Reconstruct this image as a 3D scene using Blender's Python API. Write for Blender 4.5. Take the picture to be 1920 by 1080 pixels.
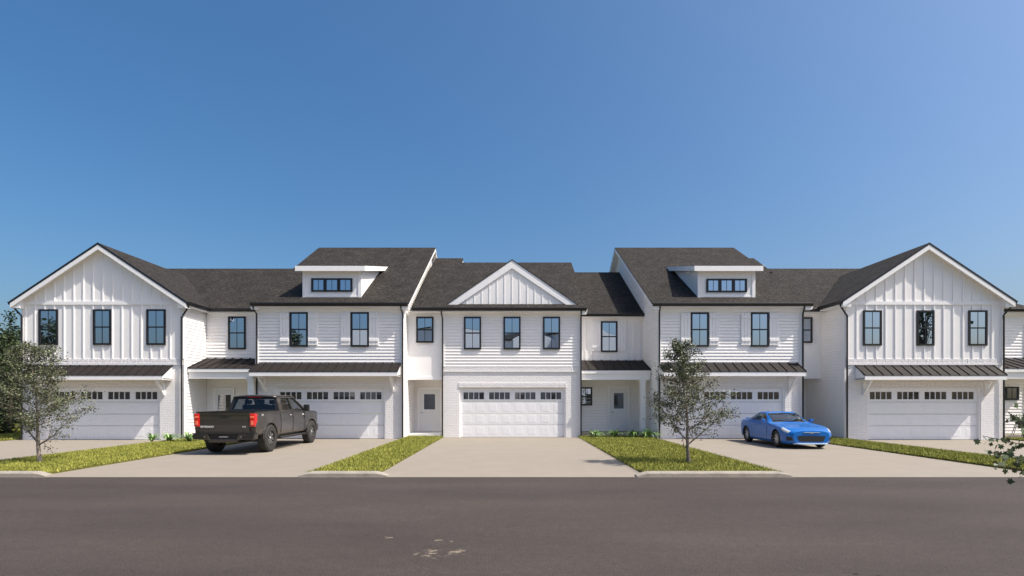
import bpy, math, random
import numpy as np
from mathutils import Vector, Matrix
random.seed(11)
PI = math.pi
scene = bpy.context.scene
for o in list(bpy.data.objects): bpy.data.objects.remove(o)
COL = scene.collection

# ------------------------------------------------------------------ camera
cam_d = bpy.data.cameras.new('camera')
cam = bpy.data.objects.new('camera', cam_d); COL.objects.link(cam)
cam.location = (0, 0, 1.775); cam.rotation_euler = (PI/2, 0, 0)
cam_d.sensor_width = 36; cam_d.lens = 18.75
cam_d.shift_x = 0.001; cam_d.shift_y = 0.1089
cam_d.clip_end = 3000
scene.camera = cam
# ------------------------------------------------------------------ light
SUN = Vector((.68, -.235, 1.0)).normalized()
w = bpy.data.worlds.new('World'); scene.world = w; w.use_nodes = True
nt = w.node_tree; nt.nodes.clear()
sky = nt.nodes.new('ShaderNodeTexSky'); sky.sky_type = 'NISHITA'; sky.sun_disc = False
sky.sun_elevation = math.asin(SUN.z); sky.sun_rotation = math.atan2(SUN.x, SUN.y)
sky.altitude = 0; sky.air_density = 1.0; sky.dust_density = 4.4; sky.ozone_density = 3.8
bg = nt.nodes.new('ShaderNodeBackground'); bg.inputs[1].default_value = 0.105
wo = nt.nodes.new('ShaderNodeOutputWorld')
hs = nt.nodes.new('ShaderNodeHueSaturation'); hs.inputs['Hue'].default_value = .496; hs.inputs['Saturation'].default_value = 1.31
nt.links.new(sky.outputs[0], hs.inputs['Color']); nt.links.new(hs.outputs[0], bg.inputs[0]); nt.links.new(bg.outputs[0], wo.inputs[0])
ld = bpy.data.lights.new('sun', 'SUN'); ld.energy = 3.8; ld.angle = math.radians(.5); ld.color = (1, .93, .83)
lo = bpy.data.objects.new('sun', ld); COL.objects.link(lo); lo.location = (20, -10, 40)
lo.rotation_euler = SUN.to_track_quat('Z', 'Y').to_euler()
vs = scene.view_settings; vs.view_transform = 'Standard'; vs.look = 'None'; vs.exposure = 0.66; vs.gamma = 1
scene.render.resolution_x = 1024; scene.render.resolution_y = 576
scene.cycles.max_bounces = 12; scene.cycles.diffuse_bounces = 10

# ------------------------------------------------------------------ materials
def mat(name, col, rough=.6, metal=0, spec=.5, noise=None, bump=None, coat=0, island=0):
    """noise=(scale, col2, lo, hi); bump=(scale, strength, dist)"""
    m = bpy.data.materials.new(name); m.use_nodes = True
    t = m.node_tree; b = t.nodes['Principled BSDF']
    b.inputs['Base Color'].default_value = (*col, 1); b.inputs['Roughness'].default_value = rough
    b.inputs['Metallic'].default_value = metal; b.inputs['Specular IOR Level'].default_value = spec
    b.inputs['Coat Weight'].default_value = coat; b.inputs['Coat Roughness'].default_value = .04
    tc = t.nodes.new('ShaderNodeTexCoord')
    if noise:
        n = t.nodes.new('ShaderNodeTexNoise'); n.inputs['Scale'].default_value = noise[0]; n.inputs['Detail'].default_value = 6
        n.inputs['Roughness'].default_value = .65
        t.links.new(tc.outputs['Object'], n.inputs['Vector'])
        r = t.nodes.new('ShaderNodeMapRange'); r.inputs[1].default_value = noise[2]; r.inputs[2].default_value = noise[3]
        t.links.new(n.outputs['Fac'], r.inputs[0])
        mx = t.nodes.new('ShaderNodeMix'); mx.data_type = 'RGBA'
        mx.inputs[6].default_value = (*col, 1); mx.inputs[7].default_value = (*noise[1], 1)
        t.links.new(r.outputs[0], mx.inputs[0]); t.links.new(mx.outputs[2], b.inputs['Base Color'])
    if island:
        g = t.nodes.new('ShaderNodeNewGeometry')
        r = t.nodes.new('ShaderNodeMapRange'); r.inputs[3].default_value = 1-island; r.inputs[4].default_value = 1+island
        t.links.new(g.outputs['Random Per Island'], r.inputs[0])
        v = t.nodes.new('ShaderNodeVectorMath'); v.operation = 'SCALE'
        src = b.inputs['Base Color'].links[0].from_socket if b.inputs['Base Color'].links else None
        if src: t.links.new(src, v.inputs[0])
        else: v.inputs[0].default_value = col
        t.links.new(r.outputs[0], v.inputs[3]); t.links.new(v.outputs[0], b.inputs['Base Color'])
    if bump:
        n = t.nodes.new('ShaderNodeTexNoise'); n.inputs['Scale'].default_value = bump[0]; n.inputs['Detail'].default_value = 4
        t.links.new(tc.outputs['Object'], n.inputs['Vector'])
        bp = t.nodes.new('ShaderNodeBump'); bp.inputs['Strength'].default_value = bump[1]; bp.inputs['Distance'].default_value = bump[2]
        t.links.new(n.outputs['Fac'], bp.inputs['Height']); t.links.new(bp.outputs[0], b.inputs['Normal'])
    return m

def brick_mat():
    m = mat('white_painted_brick', (.80, .78, .77), .75, spec=.3)
    t = m.node_tree; b = t.nodes['Principled BSDF']
    tc = t.nodes.new('ShaderNodeTexCoord')
    sx = t.nodes.new('ShaderNodeSeparateXYZ'); t.links.new(tc.outputs['Object'], sx.inputs[0])
    ad = t.nodes.new('ShaderNodeMath'); ad.operation = 'ADD'
    t.links.new(sx.outputs[0], ad.inputs[0]); t.links.new(sx.outputs[1], ad.inputs[1])
    cx = t.nodes.new('ShaderNodeCombineXYZ'); t.links.new(ad.outputs[0], cx.inputs[0]); t.links.new(sx.outputs[2], cx.inputs[1])
    br = t.nodes.new('ShaderNodeTexBrick'); br.inputs['Scale'].default_value = 1
    br.inputs['Brick Width'].default_value = .22; br.inputs['Row Height'].default_value = .078
    br.inputs['Mortar Size'].default_value = .008; br.inputs['Mortar Smooth'].default_value = .4
    br.inputs['Color1'].default_value = (.85, .82, .81, 1); br.inputs['Color2'].default_value = (.88, .855, .845, 1)
    br.inputs['Mortar'].default_value = (.68, .66, .66, 1)
    t.links.new(cx.outputs[0], br.inputs['Vector']); t.links.new(br.outputs['Color'], b.inputs['Base Color'])
    n = t.nodes.new('ShaderNodeTexNoise'); n.inputs['Scale'].default_value = 14; t.links.new(cx.outputs[0], n.inputs['Vector'])
    iv = t.nodes.new('ShaderNodeMath'); iv.operation = 'MULTIPLY_ADD'; iv.inputs[1].default_value = -1.0
    t.links.new(br.outputs['Fac'], iv.inputs[0]); t.links.new(n.outputs['Fac'], iv.inputs[2])
    bp = t.nodes.new('ShaderNodeBump'); bp.inputs['Strength'].default_value = .7; bp.inputs['Distance'].default_value = .012
    t.links.new(iv.outputs[0], bp.inputs['Height']); t.links.new(bp.outputs[0], b.inputs['Normal'])
    return m

def shingle_mat():
    m = mat('asphalt_shingles', (.05, .045, .04), .92, spec=.2)
    t = m.node_tree; b = t.nodes['Principled BSDF']
    tc = t.nodes.new('ShaderNodeTexCoord')
    n1 = t.nodes.new('ShaderNodeTexNoise'); n1.inputs['Scale'].default_value = 9; n1.inputs['Detail'].default_value = 5; n1.inputs['Roughness'].default_value = .8
    mp = t.nodes.new('ShaderNodeMapping'); mp.inputs['Scale'].default_value = (1, 1.6, 1.6)
    t.links.new(tc.outputs['Object'], mp.inputs[0]); t.links.new(mp.outputs[0], n1.inputs['Vector'])
    n2 = t.nodes.new('ShaderNodeTexNoise'); n2.inputs['Scale'].default_value = 1.6; n2.inputs['Detail'].default_value = 6
    t.links.new(tc.outputs['Object'], n2.inputs['Vector'])
    r = t.nodes.new('ShaderNodeValToRGB'); e = r.color_ramp.elements
    e[0].position = .38; e[0].color = (.0085, .0078, .0072, 1); e[1].position = .62; e[1].color = (.068, .060, .051, 1)
    x = e.new(.5); x.color = (.0235, .0205, .0180, 1)
    t.links.new(n1.outputs['Fac'], r.inputs[0])
    mx = t.nodes.new('ShaderNodeMix'); mx.data_type = 'RGBA'; mx.blend_type = 'MULTIPLY'; mx.inputs[0].default_value = 1
    r2 = t.nodes.new('ShaderNodeMapRange'); r2.inputs[1].default_value = .3; r2.inputs[2].default_value = .7; r2.inputs[3].default_value = .75; r2.inputs[4].default_value = 1.25
    t.links.new(n2.outputs['Fac'], r2.inputs[0]); t.links.new(r.outputs[0], mx.inputs[6]); t.links.new(r2.outputs[0], mx.inputs[7])
    # horizontal shingle courses
    sx = t.nodes.new('ShaderNodeSeparateXYZ'); t.links.new(tc.outputs['Object'], sx.inputs[0])
    md = t.nodes.new('ShaderNodeMath'); md.operation = 'MODULO'; md.inputs[1].default_value = .085
    t.links.new(sx.outputs[2], md.inputs[0])
    gt = t.nodes.new('ShaderNodeMapRange'); gt.inputs[1].default_value = 0; gt.inputs[2].default_value = .02; gt.inputs[3].default_value = .72; gt.inputs[4].default_value = 1
    t.links.new(md.outputs[0], gt.inputs[0])
    m2 = t.nodes.new('ShaderNodeMix'); m2.data_type = 'RGBA'; m2.blend_type = 'MULTIPLY'; m2.inputs[0].default_value = 1
    t.links.new(mx.outputs[2], m2.inputs[6]); t.links.new(gt.outputs[0], m2.inputs[7])
    t.links.new(m2.outputs[2], b.inputs['Base Color'])
    bp = t.nodes.new('ShaderNodeBump'); bp.inputs['Strength'].default_value = .5; bp.inputs['Distance'].default_value = .01
    t.links.new(n1.outputs['Fac'], bp.inputs['Height']); t.links.new(bp.outputs[0], b.inputs['Normal'])
    return m

def glass_mat(name, tint, refl, dark, rough=.01):
    m = bpy.data.materials.new(name); m.use_nodes = True; t = m.node_tree; t.nodes.clear()
    o = t.nodes.new('ShaderNodeOutputMaterial'); mx = t.nodes.new('ShaderNodeMixShader')
    g = t.nodes.new('ShaderNodeBsdfGlossy'); g.inputs['Color'].default_value = (*tint, 1); g.inputs['Roughness'].default_value = rough
    d = t.nodes.new('ShaderNodeBsdfDiffuse'); d.inputs['Color'].default_value = (*dark, 1)
    mx.inputs[0].default_value = refl
    tc = t.nodes.new('ShaderNodeTexCoord'); n = t.nodes.new('ShaderNodeTexNoise'); n.inputs['Scale'].default_value = 1.1; n.inputs['Detail'].default_value = 1
    t.links.new(tc.outputs['Object'], n.inputs['Vector'])
    bp = t.nodes.new('ShaderNodeBump'); bp.inputs['Strength'].default_value = .25; bp.inputs['Distance'].default_value = .008
    t.links.new(n.outputs['Fac'], bp.inputs['Height']); t.links.new(bp.outputs[0], g.inputs['Normal'])
    t.links.new(d.outputs[0], mx.inputs[1]); t.links.new(g.outputs[0], mx.inputs[2]); t.links.new(mx.outputs[0], o.inputs[0])
    return m

def asphalt_mat():
    m = mat('road_asphalt', (.1, .09, .09), .85, spec=.25)
    t = m.node_tree; b = t.nodes['Principled BSDF']; L = t.links.new
    tc = t.nodes.new('ShaderNodeTexCoord')
    def noise(s, det, scl=None, rough=.6):
        n = t.nodes.new('ShaderNodeTexNoise'); n.inputs['Scale'].default_value = s; n.inputs['Detail'].default_value = det; n.inputs['Roughness'].default_value = rough
        if scl:
            mp = t.nodes.new('ShaderNodeMapping'); mp.inputs['Scale'].default_value = scl; L(tc.outputs['Object'], mp.inputs[0]); L(mp.outputs[0], n.inputs['Vector'])
        else: L(tc.outputs['Object'], n.inputs['Vector'])
        return n
    def mr(src, a, b_, c, d):
        r = t.nodes.new('ShaderNodeMapRange'); r.inputs[1].default_value = a; r.inputs[2].default_value = b_; r.inputs[3].default_value = c; r.inputs[4].default_value = d
        L(src, r.inputs[0]); return r.outputs[0]
    def mul(a, c):
        x = t.nodes.new('ShaderNodeMath'); x.operation = 'MULTIPLY'; L(a, x.inputs[0])
        if isinstance(c, float): x.inputs[1].default_value = c
        else: L(c, x.inputs[1])
        return x.outputs[0]
    big = mr(noise(.35, 4, (.35, 1.2, 1)).outputs['Fac'], .34, .66, .74, 1.10)
    gr = mr(noise(55, 3, rough=.8).outputs['Fac'], .3, .7, .5, 1.5)
    gr2 = mr(noise(9, 5, rough=.75).outputs['Fac'], .3, .7, .86, 1.14)
    f = mul(mul(big, gr), gr2)
    c = t.nodes.new('ShaderNodeVectorMath'); c.operation = 'SCALE'; c.inputs[0].default_value = (.063, .0515, .0455); L(f, c.inputs[3])
    # worn cracked place with pale chipped spots
    wn = noise(3.2, 4)
    wa = t.nodes.new('ShaderNodeVectorMath'); wa.operation = 'MULTIPLY_ADD'; wa.inputs[1].default_value = (.5, .5, .5)
    L(wn.outputs['Color'], wa.inputs[0]); L(tc.outputs['Object'], wa.inputs[2])
    vo = t.nodes.new('ShaderNodeTexVoronoi'); vo.feature = 'DISTANCE_TO_EDGE'; vo.inputs['Scale'].default_value = 3.0; L(wa.outputs[0], vo.inputs['Vector'])
    line = mr(vo.outputs['Distance'], .008, .030, 1, 0)
    def blob(x, y, rx, ry):
        mp = t.nodes.new('ShaderNodeMapping'); mp.vector_type = 'POINT'
        mp.inputs['Location'].default_value = (-(x+.25)/rx, -(y+.25)/ry, 0); mp.inputs['Scale'].default_value = (1/rx, 1/ry, 0)
        L(wa.outputs[0], mp.inputs[0])
        ln = t.nodes.new('ShaderNodeVectorMath'); ln.operation = 'LENGTH'; L(mp.outputs[0], ln.inputs[0])
        return mr(ln.outputs['Value'], .35, 1, 1, 0)
    def mx(a, c_):
        x = t.nodes.new('ShaderNodeMath'); x.operation = 'MAXIMUM'; L(a, x.inputs[0]); L(c_, x.inputs[1]); return x.outputs[0]
    b1 = blob(-.82, 6.25, .62, .5); b2 = blob(-1.65, 6.95, .75, .16); b3 = blob(-.1, 7.35, .42, .75)
    patchn = mr(noise(5, 5).outputs['Fac'], .42, .5, 0, 1)
    lm = mul(mul(line, mx(mx(b1, b2), b3)), patchn)
    m1 = t.nodes.new('ShaderNodeMix'); m1.data_type = 'RGBA'; L(mul(lm, .85), m1.inputs[0]); L(c.outputs[0], m1.inputs[6]); m1.inputs[7].default_value = (.035, .026, .02, 1)
    sp = mr(noise(7, 6, (.8, 1.5, 1), .75).outputs['Fac'], .54, .60, 0, .6)
    c1 = blob(-.82, 6.20, .34, .26); c2 = blob(-.86, 6.75, .14, .16); c3 = blob(-1.62, 6.95, .16, .05)
    sm = mul(sp, mr(mx(mx(c1, c2), c3), .05, .35, 0, 1))
    m2 = t.nodes.new('ShaderNodeMix'); m2.data_type = 'RGBA'; L(sm, m2.inputs[0]); L(m1.outputs[2], m2.inputs[6]); m2.inputs[7].default_value = (.42, .34, .25, 1)
    L(m2.outputs[2], b.inputs['Base Color'])
    bp = t.nodes.new('ShaderNodeBump'); bp.inputs['Strength'].default_value = .5; bp.inputs['Distance'].default_value = .006
    L(gr, bp.inputs['Height']); L(bp.outputs[0], b.inputs['Normal'])
    return m

M = dict(
 siding=mat('white_siding', (.88, .855, .835), .55, spec=.35, noise=(3, (.85, .825, .805), .4, .7)),
 trim=mat('white_trim', (.89, .868, .85), .5, spec=.35, noise=(2, (.85, .835, .83), .4, .7)),
 door=mat('garage_white', (.86, .85, .86), .45, spec=.4, noise=(1.5, (.83, .82, .83), .4, .7)),
 entry=mat('entry_door_white', (.74, .74, .75), .45),
 soffit=mat('cream_soffit', (.80, .765, .70), .6),
 brick=brick_mat(), shingle=shingle_mat(),
 black=mat('black_metal', (.012, .012, .014), .4, spec=.45),
 seam=mat('dark_bronze_metal', (.021, .0165, .015), .7, metal=0, spec=.25, noise=(1.5, (.017, .0133, .012), .35, .7)),
 pane=glass_mat('window_glass', (.60, .69, .80), .74, (.02, .022, .025)),
 dimpane=glass_mat('garage_glass', (.42, .43, .45), .42, (.075, .072, .070), .04),
 concrete=mat('driveway_concrete', (.275, .242, .200), .85, spec=.25, noise=(1.3, (.252, .222, .183), .35, .7), bump=(60, .3, .004)),
 kerb=mat('kerb_concrete', (.33, .295, .25), .9, spec=.2, noise=(4, (.23, .20, .17), .45, .75), bump=(30, .5, .01)),
 soil=mat('lawn_soil', (.13, .12, .03), 1, spec=.1, noise=(6, (.06, .065, .018), .35, .65)),
 grass=mat('grass_blades', (.33, .33, .065), .7, spec=.25, noise=(1.4, (.22, .235, .045), .35, .65), island=.45),
 field=mat('field_grass', (.16, .17, .03), 1, spec=.1, noise=(.6, (.11, .125, .025), .35, .65), bump=(8, .6, .08)),
 bark=mat('grey_bark', (.36, .30, .25), .9, spec=.2, noise=(25, (.10, .08, .065), .4, .65), bump=(40, .8, .01)),
 darkbark=mat('dark_bark', (.07, .055, .04), .9, spec=.2),
 leaf=mat('olive_leaves', (.125, .14, .070), .45, spec=.5, noise=(2.5, (.062, .074, .032), .4, .65), island=.85),
 darkleaf=mat('dark_leaves', (.028, .045, .014), .6, spec=.3, noise=(.9, (.060, .085, .022), .5, .68), island=.5),
 maple=mat('near_leaves', (.050, .075, .030), .5, spec=.3, island=.4),
 plant=mat('strap_leaves', (.26, .40, .13), .4, spec=.5, noise=(6, (.12, .23, .07), .4, .65), island=.5),
 asphalt=asphalt_mat(),
)

# ------------------------------------------------------------------ mesh helpers
class MB:
    def __init__(s): s.v = []; s.f = []
    def poly(s, pts):
        n = len(s.v); s.v += [tuple(p) for p in pts]; s.f.append(tuple(range(n, n+len(pts)))); return s
    def box(s, x0, x1, y0, y1, z0, z1):
        n = len(s.v)
        s.v += [(x0,y0,z0),(x1,y0,z0),(x1,y1,z0),(x0,y1,z0),(x0,y0,z1),(x1,y0,z1),(x1,y1,z1),(x0,y1,z1)]
        s.f += [tuple(n+i for i in q) for q in ((3,2,1,0),(4,5,6,7),(0,1,5,4),(1,2,6,5),(2,3,7,6),(3,0,4,7))]
        return s
    def prism(s, pts, vec):
        n = len(s.v); k = len(pts); vec = Vector(vec)
        s.v += [tuple(p) for p in pts] + [tuple(Vector(p)+vec) for p in pts]
        s.f.append(tuple(range(n, n+k))[::-1]); s.f.append(tuple(range(n+k, n+2*k)))
        for i in range(k):
            j = (i+1) % k; s.f.append((n+i, n+j, n+k+j, n+k+i))
        return s
    def tube(s, path, rad, seg=8, cap=True):
        path = [Vector(p) for p in path]; n0 = len(s.v)
        if not hasattr(rad, '__len__'): rad = [rad]*len(path)
        for i, p in enumerate(path):
            d = (path[min(i+1, len(path)-1)] - path[max(i-1, 0)]).normalized()
            a = d.cross(Vector((0, 0, 1)) if abs(d.z) < .95 else Vector((1, 0, 0))).normalized(); b = d.cross(a)
            for k in range(seg):
                t = 2*PI*k/seg; s.v.append(tuple(p + (a*math.cos(t)+b*math.sin(t))*rad[i]))
        for i in range(len(path)-1):
            for k in range(seg):
                k2 = (k+1) % seg; s.f.append((n0+i*seg+k, n0+i*seg+k2, n0+(i+1)*seg+k2, n0+(i+1)*seg+k))
        if cap:
            s.f.append(tuple(n0+k for k in range(seg))[::-1]); e = n0+(len(path)-1)*seg; s.f.append(tuple(e+k for k in range(seg)))
        return s
    def lathe_x(s, prof, cx, cy, cz, seg=32, sgn=1):
        """profile [(dx, r)] round an axis along X"""
        n0 = len(s.v)
        for dx, r in prof:
            for k in range(seg):
                t = 2*PI*k/seg; s.v.append((cx+sgn*dx, cy+r*math.cos(t), cz+r*math.sin(t)))
        for i in range(len(prof)-1):
            for k in range(seg):
                k2 = (k+1) % seg; s.f.append((n0+i*seg+k, n0+i*seg+k2, n0+(i+1)*seg+k2, n0+(i+1)*seg+k))
        return s
    def build(s, name, m, parent=None, smooth=False, normals=True, bevel=0):
        me = bpy.data.meshes.new(name); me.from_pydata(s.v, [], s.f); me.materials.append(m)
        if normals:
            import bmesh
            bm = bmesh.new(); bm.from_mesh(me); bmesh.ops.recalc_face_normals(bm, faces=bm.faces); bm.to_mesh(me); bm.free()
        if smooth:
            me.polygons.foreach_set('use_smooth', [True]*len(me.polygons)); me.set_sharp_from_angle(angle=math.radians(38))
        me.update()
        o = bpy.data.objects.new(name, me); COL.objects.link(o); o.parent = parent
        if bevel:
            b = o.modifiers.new('bevel', 'BEVEL'); b.width = bevel; b.segments = 2; b.limit_method = 'ANGLE'
        return o
def B(*a): return MB().box(*a)
def thing(name, label, cat, loc=(0, 0, 0), rz=0, group=None):
    o = bpy.data.objects.new(name, None); COL.objects.link(o); o.location = loc; o.rotation_euler = (0, 0, rz)
    tag(o, label, cat, group); return o
def tag(o, label=None, cat=None, group=None, kind=None):
    if label: o['label'] = label
    if cat: o['category'] = cat
    if group: o['group'] = group
    if kind: o['kind'] = kind
    return o
def U(u, Y): return (u-958)*Y/1000       # survey of the facade: sight line through the photograph -> metres on a plane at depth Y
def V(v, Y): return 1.775 + (749-v)*Y/1000

# ------------------------------------------------------------------ ground
tag(B(-900, 900, -60, 1500, -.6, -.045).build('ground', M['field']), kind='structure')
tag(MB().poly([(-80, 4.2, -.016), (80, 4.2, -.016), (80, 12.28, -.016), (-80, 12.28, -.016)]).build('road', M['asphalt']), kind='structure')
tag(MB().poly([(-80, 12.28, -.012), (80, 12.28, -.012), (80, 26.5, 0), (-80, 26.5, 0)]).build('driveway_slab', M['concrete']), kind='structure')
# unseen concrete under and behind the camera, added to bounce sunlight onto the facades
tag(MB().poly([(-80, -7.5, -.020), (80, -7.5, -.020), (80, 4.2, -.020), (-80, 4.2, -.020)]).build('bounce_slab', M['concrete']), kind='structure')
j = MB()
for (x0, x1) in ((-21.6, -14.5), (-10.95, -4.85), (-3.1, 3.1), (6.45, 12.65), (14.8, 21.7)):
    for y in (16.4, 20.6):
        pass
strips = [(-14.4, -11.0, 24.9), (-4.8, -3.15, 25.0), (3.15, 6.4, 25.1), (12.7, 14.75, 26.0)]
lawns = [(a, b, 12.5, c) for a, b, c in strips] + [(-60, -21.75, 12.5, 60), (21.9, 60, 12.5, 24.2)]
def lawn_soil(x0, x1, y0, y1):
    r = .05
    g = MB(); g.prism([(x0, y0, -.03), (x1, y0, -.03), (x1-r, y0, .05), (x0+r, y0, .05)], (0, y1-y0, 0))
    return g
for a in lawns: tag(lawn_soil(*a).build('lawn', M['soil']), kind='structure')
def blades(areas, name, dens, h0, h1, wid):
    rng = np.random.default_rng(5); P = []
    for (x0, x1, y0, y1) in areas:
        n = int((x1-x0)*(y1-y0)*dens)
        P.append(np.stack([rng.uniform(x0, x1, n), rng.uniform(y0, y1, n)], 1))
        # ragged fringe along both driveway edges and the front
        m = int((y1-y0)*dens*.05)
        for xe in (x0, x1): P.append(np.stack([xe+rng.normal(0, .035, m), rng.uniform(y0, y1, m)], 1))
    P = np.concatenate(P); n = len(P)
    hh = rng.uniform(h0, h1, n); a = rng.uniform(0, 2*PI, n); ln = rng.uniform(.2, .9, n)*hh; la = rng.uniform(0, 2*PI, n)
    base = np.stack([P[:, 0], P[:, 1], np.full(n, .035)], 1)
    d = np.stack([np.cos(a), np.sin(a), np.zeros(n)], 1)*wid
    tip = base + np.stack([np.cos(la)*ln, np.sin(la)*ln, hh], 1)
    v = np.stack([base-d, base+d, tip], 1).reshape(-1, 3)
    me = bpy.data.meshes.new(name); me.vertices.add(3*n); me.vertices.foreach_set('co', v.ravel())
    me.loops.add(3*n); me.loops.foreach_set('vertex_index', np.arange(3*n)); me.polygons.add(n)
    me.polygons.foreach_set('loop_start', np.arange(n)*3); me.update(calc_edges=True); me.validate()
    me.materials.append(M['grass']); o = bpy.data.objects.new(name, me); COL.objects.link(o)
    return tag(o, 'short yellow-green mown grass on the lawn strips between the driveways', 'grass', kind='stuff')
blades([(a+.03, b-.03, 12.5, c) for a, b, c in strips], 'grass', 1500, .03, .085, .011)
blades([(-34, -21.8, 13, 32), (21.95, 27, 14, 24.1)], 'grass', 300, .04, .10, .02)['label'] = 'mown grass on the open lawns at both ends of the row'
def kerb(x0, x1):
    g = MB(); r = .05; e = .28
    prof = [(12.26, -.03), (12.27, .07), (12.31, .10), (12.47, .105), (12.5, .09), (12.5, -.03)]
    xs = [(x0-e, .25), (x0-e*.45, .75), (x0, 1), (x1, 1), (x1+e*.45, .75), (x1+e, .25)]
    n0 = len(g.v)
    for x, s in xs:
        for y, z in prof: g.v.append((x, y, z if z < 0 else z*s))
    k = len(prof)
    for i in range(len(xs)-1):
        for q in range(k):
            q2 = (q+1) % k; g.f.append((n0+i*k+q, n0+i*k+q2, n0+(i+1)*k+q2, n0+(i+1)*k+q))
    g.f.append(tuple(range(n0, n0+k))); g.f.append(tuple(range(n0+(len(xs)-1)*k, n0+len(xs)*k)))
    return tag(g.build('kerb', M['kerb']), kind='structure')
for a, b in ((-14.4, -11.0), (-4.62, -3.12), (3.18, 6.2), (12.75, 14.7), (-40, -21.9), (21.9, 40)): kerb(a, b)

# ------------------------------------------------------------------ house parts
PITCH = .576
def lap(g, p0, p1, z0, z1, n, e=.145, lip=None, rng=None):
    """clapboards from p0 to p1 (x, y), outward normal n; rng(z)->(t0, t1) clips the board ends (0..1)"""
    if lip is None: lip = .022 if n[0] else .029
    gap = .024 if n[0] else .026; top = .004
    p0 = Vector((*p0, 0)); p1 = Vector((*p1, 0)); n = Vector((*n, 0)); d = p1-p0
    k = max(1, round((z1-z0)/e)); e = (z1-z0)/k
    for i in range(k):
        a = z0+i*e; b = a+e
        ta = rng(a) if rng else (0, 1); tb = rng(b) if rng else (0, 1)
        if ta[0] >= ta[1]: continue
        if tb[0] >= tb[1]: tb = ((ta[0]+ta[1])/2,)*2
        A0 = p0+d*ta[0]; A1 = p0+d*ta[1]; B0 = p0+d*tb[0]; B1 = p0+d*tb[1]
        z = Vector((0, 0, 1))
        h = a+gap                                             # shadow gap below each board
        g.poly([A0+n*lip+z*h, A1+n*lip+z*h, B1+n*top+z*b, B0+n*top+z*b])
        g.poly([A0+n*.001+z*h, A1+n*.001+z*h, A1+n*lip+z*h, A0+n*lip+z*h]); g.poly([A0+n*.001+z*a, A1+n*.001+z*a, A1+n*.001+z*h, A0+n*.001+z*h])
        g.poly([B0+n*.001+z*b, B1+n*.001+z*b, B1+n*top+z*b, B0+n*top+z*b])
        g.poly([A0+n*.001+z*h, A0+n*lip+z*h, B0+n*top+z*b, B0+n*.001+z*b]); g.poly([A1+n*.001+z*h, A1+n*lip+z*h, B1+n*top+z*b, B1+n*.001+z*b])
    return g
def lap_part(par, *a, name='siding', **k):
    g = lap(MB(), *a, **k); return g.build(name, M['siding'], par, normals=False)
def window(par, u0, u1, v0, v1, Y, name='window', grid=True, rail=True):
    x0, x1, z1, z0 = U(u0, Y), U(u1, Y), V(v0, Y), V(v1, Y); return window_m(par, x0, x1, z0, z1, Y, name, grid, rail)
def window_m(par, x0, x1, z0, z1, Y, name='window', grid=True, rail=True):
    t = .075; y0, y1 = Y-.055, Y+.02; g = MB()
    g.box(x0, x0+t, y0, y1, z0, z1).box(x1-t, x1, y0, y1, z0, z1)
    g.box(x0+t, x1-t, y0+.002, y1, z1-t, z1).box(x0+t, x1-t, y0-.012, y1, z0, z0+t)
    zm = (z0+z1)/2; xm = (x0+x1)/2
    if rail: g.box(x0+t, x1-t, y0+.012, y1, zm-.028, zm+.028)
    if grid:
        a = zm+.028 if rail else z0+t
        g.box(xm-.012, xm+.012, Y-.034, y1, a, z1-t)
        if rail: g.box(xm-.012, xm+.012, Y-.034, y1, z0+t, zm-.028)
    f = g.build(name, M['black'], par)
    p = MB()
    if rail:
        p.poly([(x0+t, Y-.027, zm), (x1-t, Y-.027, zm), (x1-t, Y-.027, z1-t), (x0+t, Y-.027, z1-t)])
        p.poly([(x0+t, Y-.022, z0+t), (x1-t, Y-.022, z0+t), (x1-t, Y-.022, zm), (x0+t, Y-.022, zm)])
    else: p.poly([(x0+t, Y-.027, z0+t), (x1-t, Y-.027, z0+t), (x1-t, Y-.027, z1-t), (x0+t, Y-.027, z1-t)])
    p.build('pane', M['pane'], f, normals=False)
    return f
def shutter(par, x0, x1, z0, z1, Y):
    g = MB(); w = (x1-x0-.02)/3
    for i in range(3): g.box(x0+i*(w+.01), x0+i*(w+.01)+w, Y-.05, Y, z0, z1)
    for zc in (z0+.22, z1-.20): g.box(x0+.01, x1-.01, Y-.075, Y-.05, zc-.055, zc+.055)
    return g.build('shutter', M['trim'], par)
def soldier(par, x0, x1, z0, z1, Y, name='soldier_course'):
    g = MB(); n = round((x1-x0)/.078); w = (x1-x0)/n
    for i in range(n):
        j = random.uniform(-.004, .004); g.box(x0+i*w+.006, x0+(i+1)*w-.006, Y-.03+j, Y+.03, z0+.003, z1-.003)
    g.box(x0, x1, Y-.016, Y+.03, z0+.006, z1-.006)
    return g.build(name, M['brick'], par)
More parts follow.
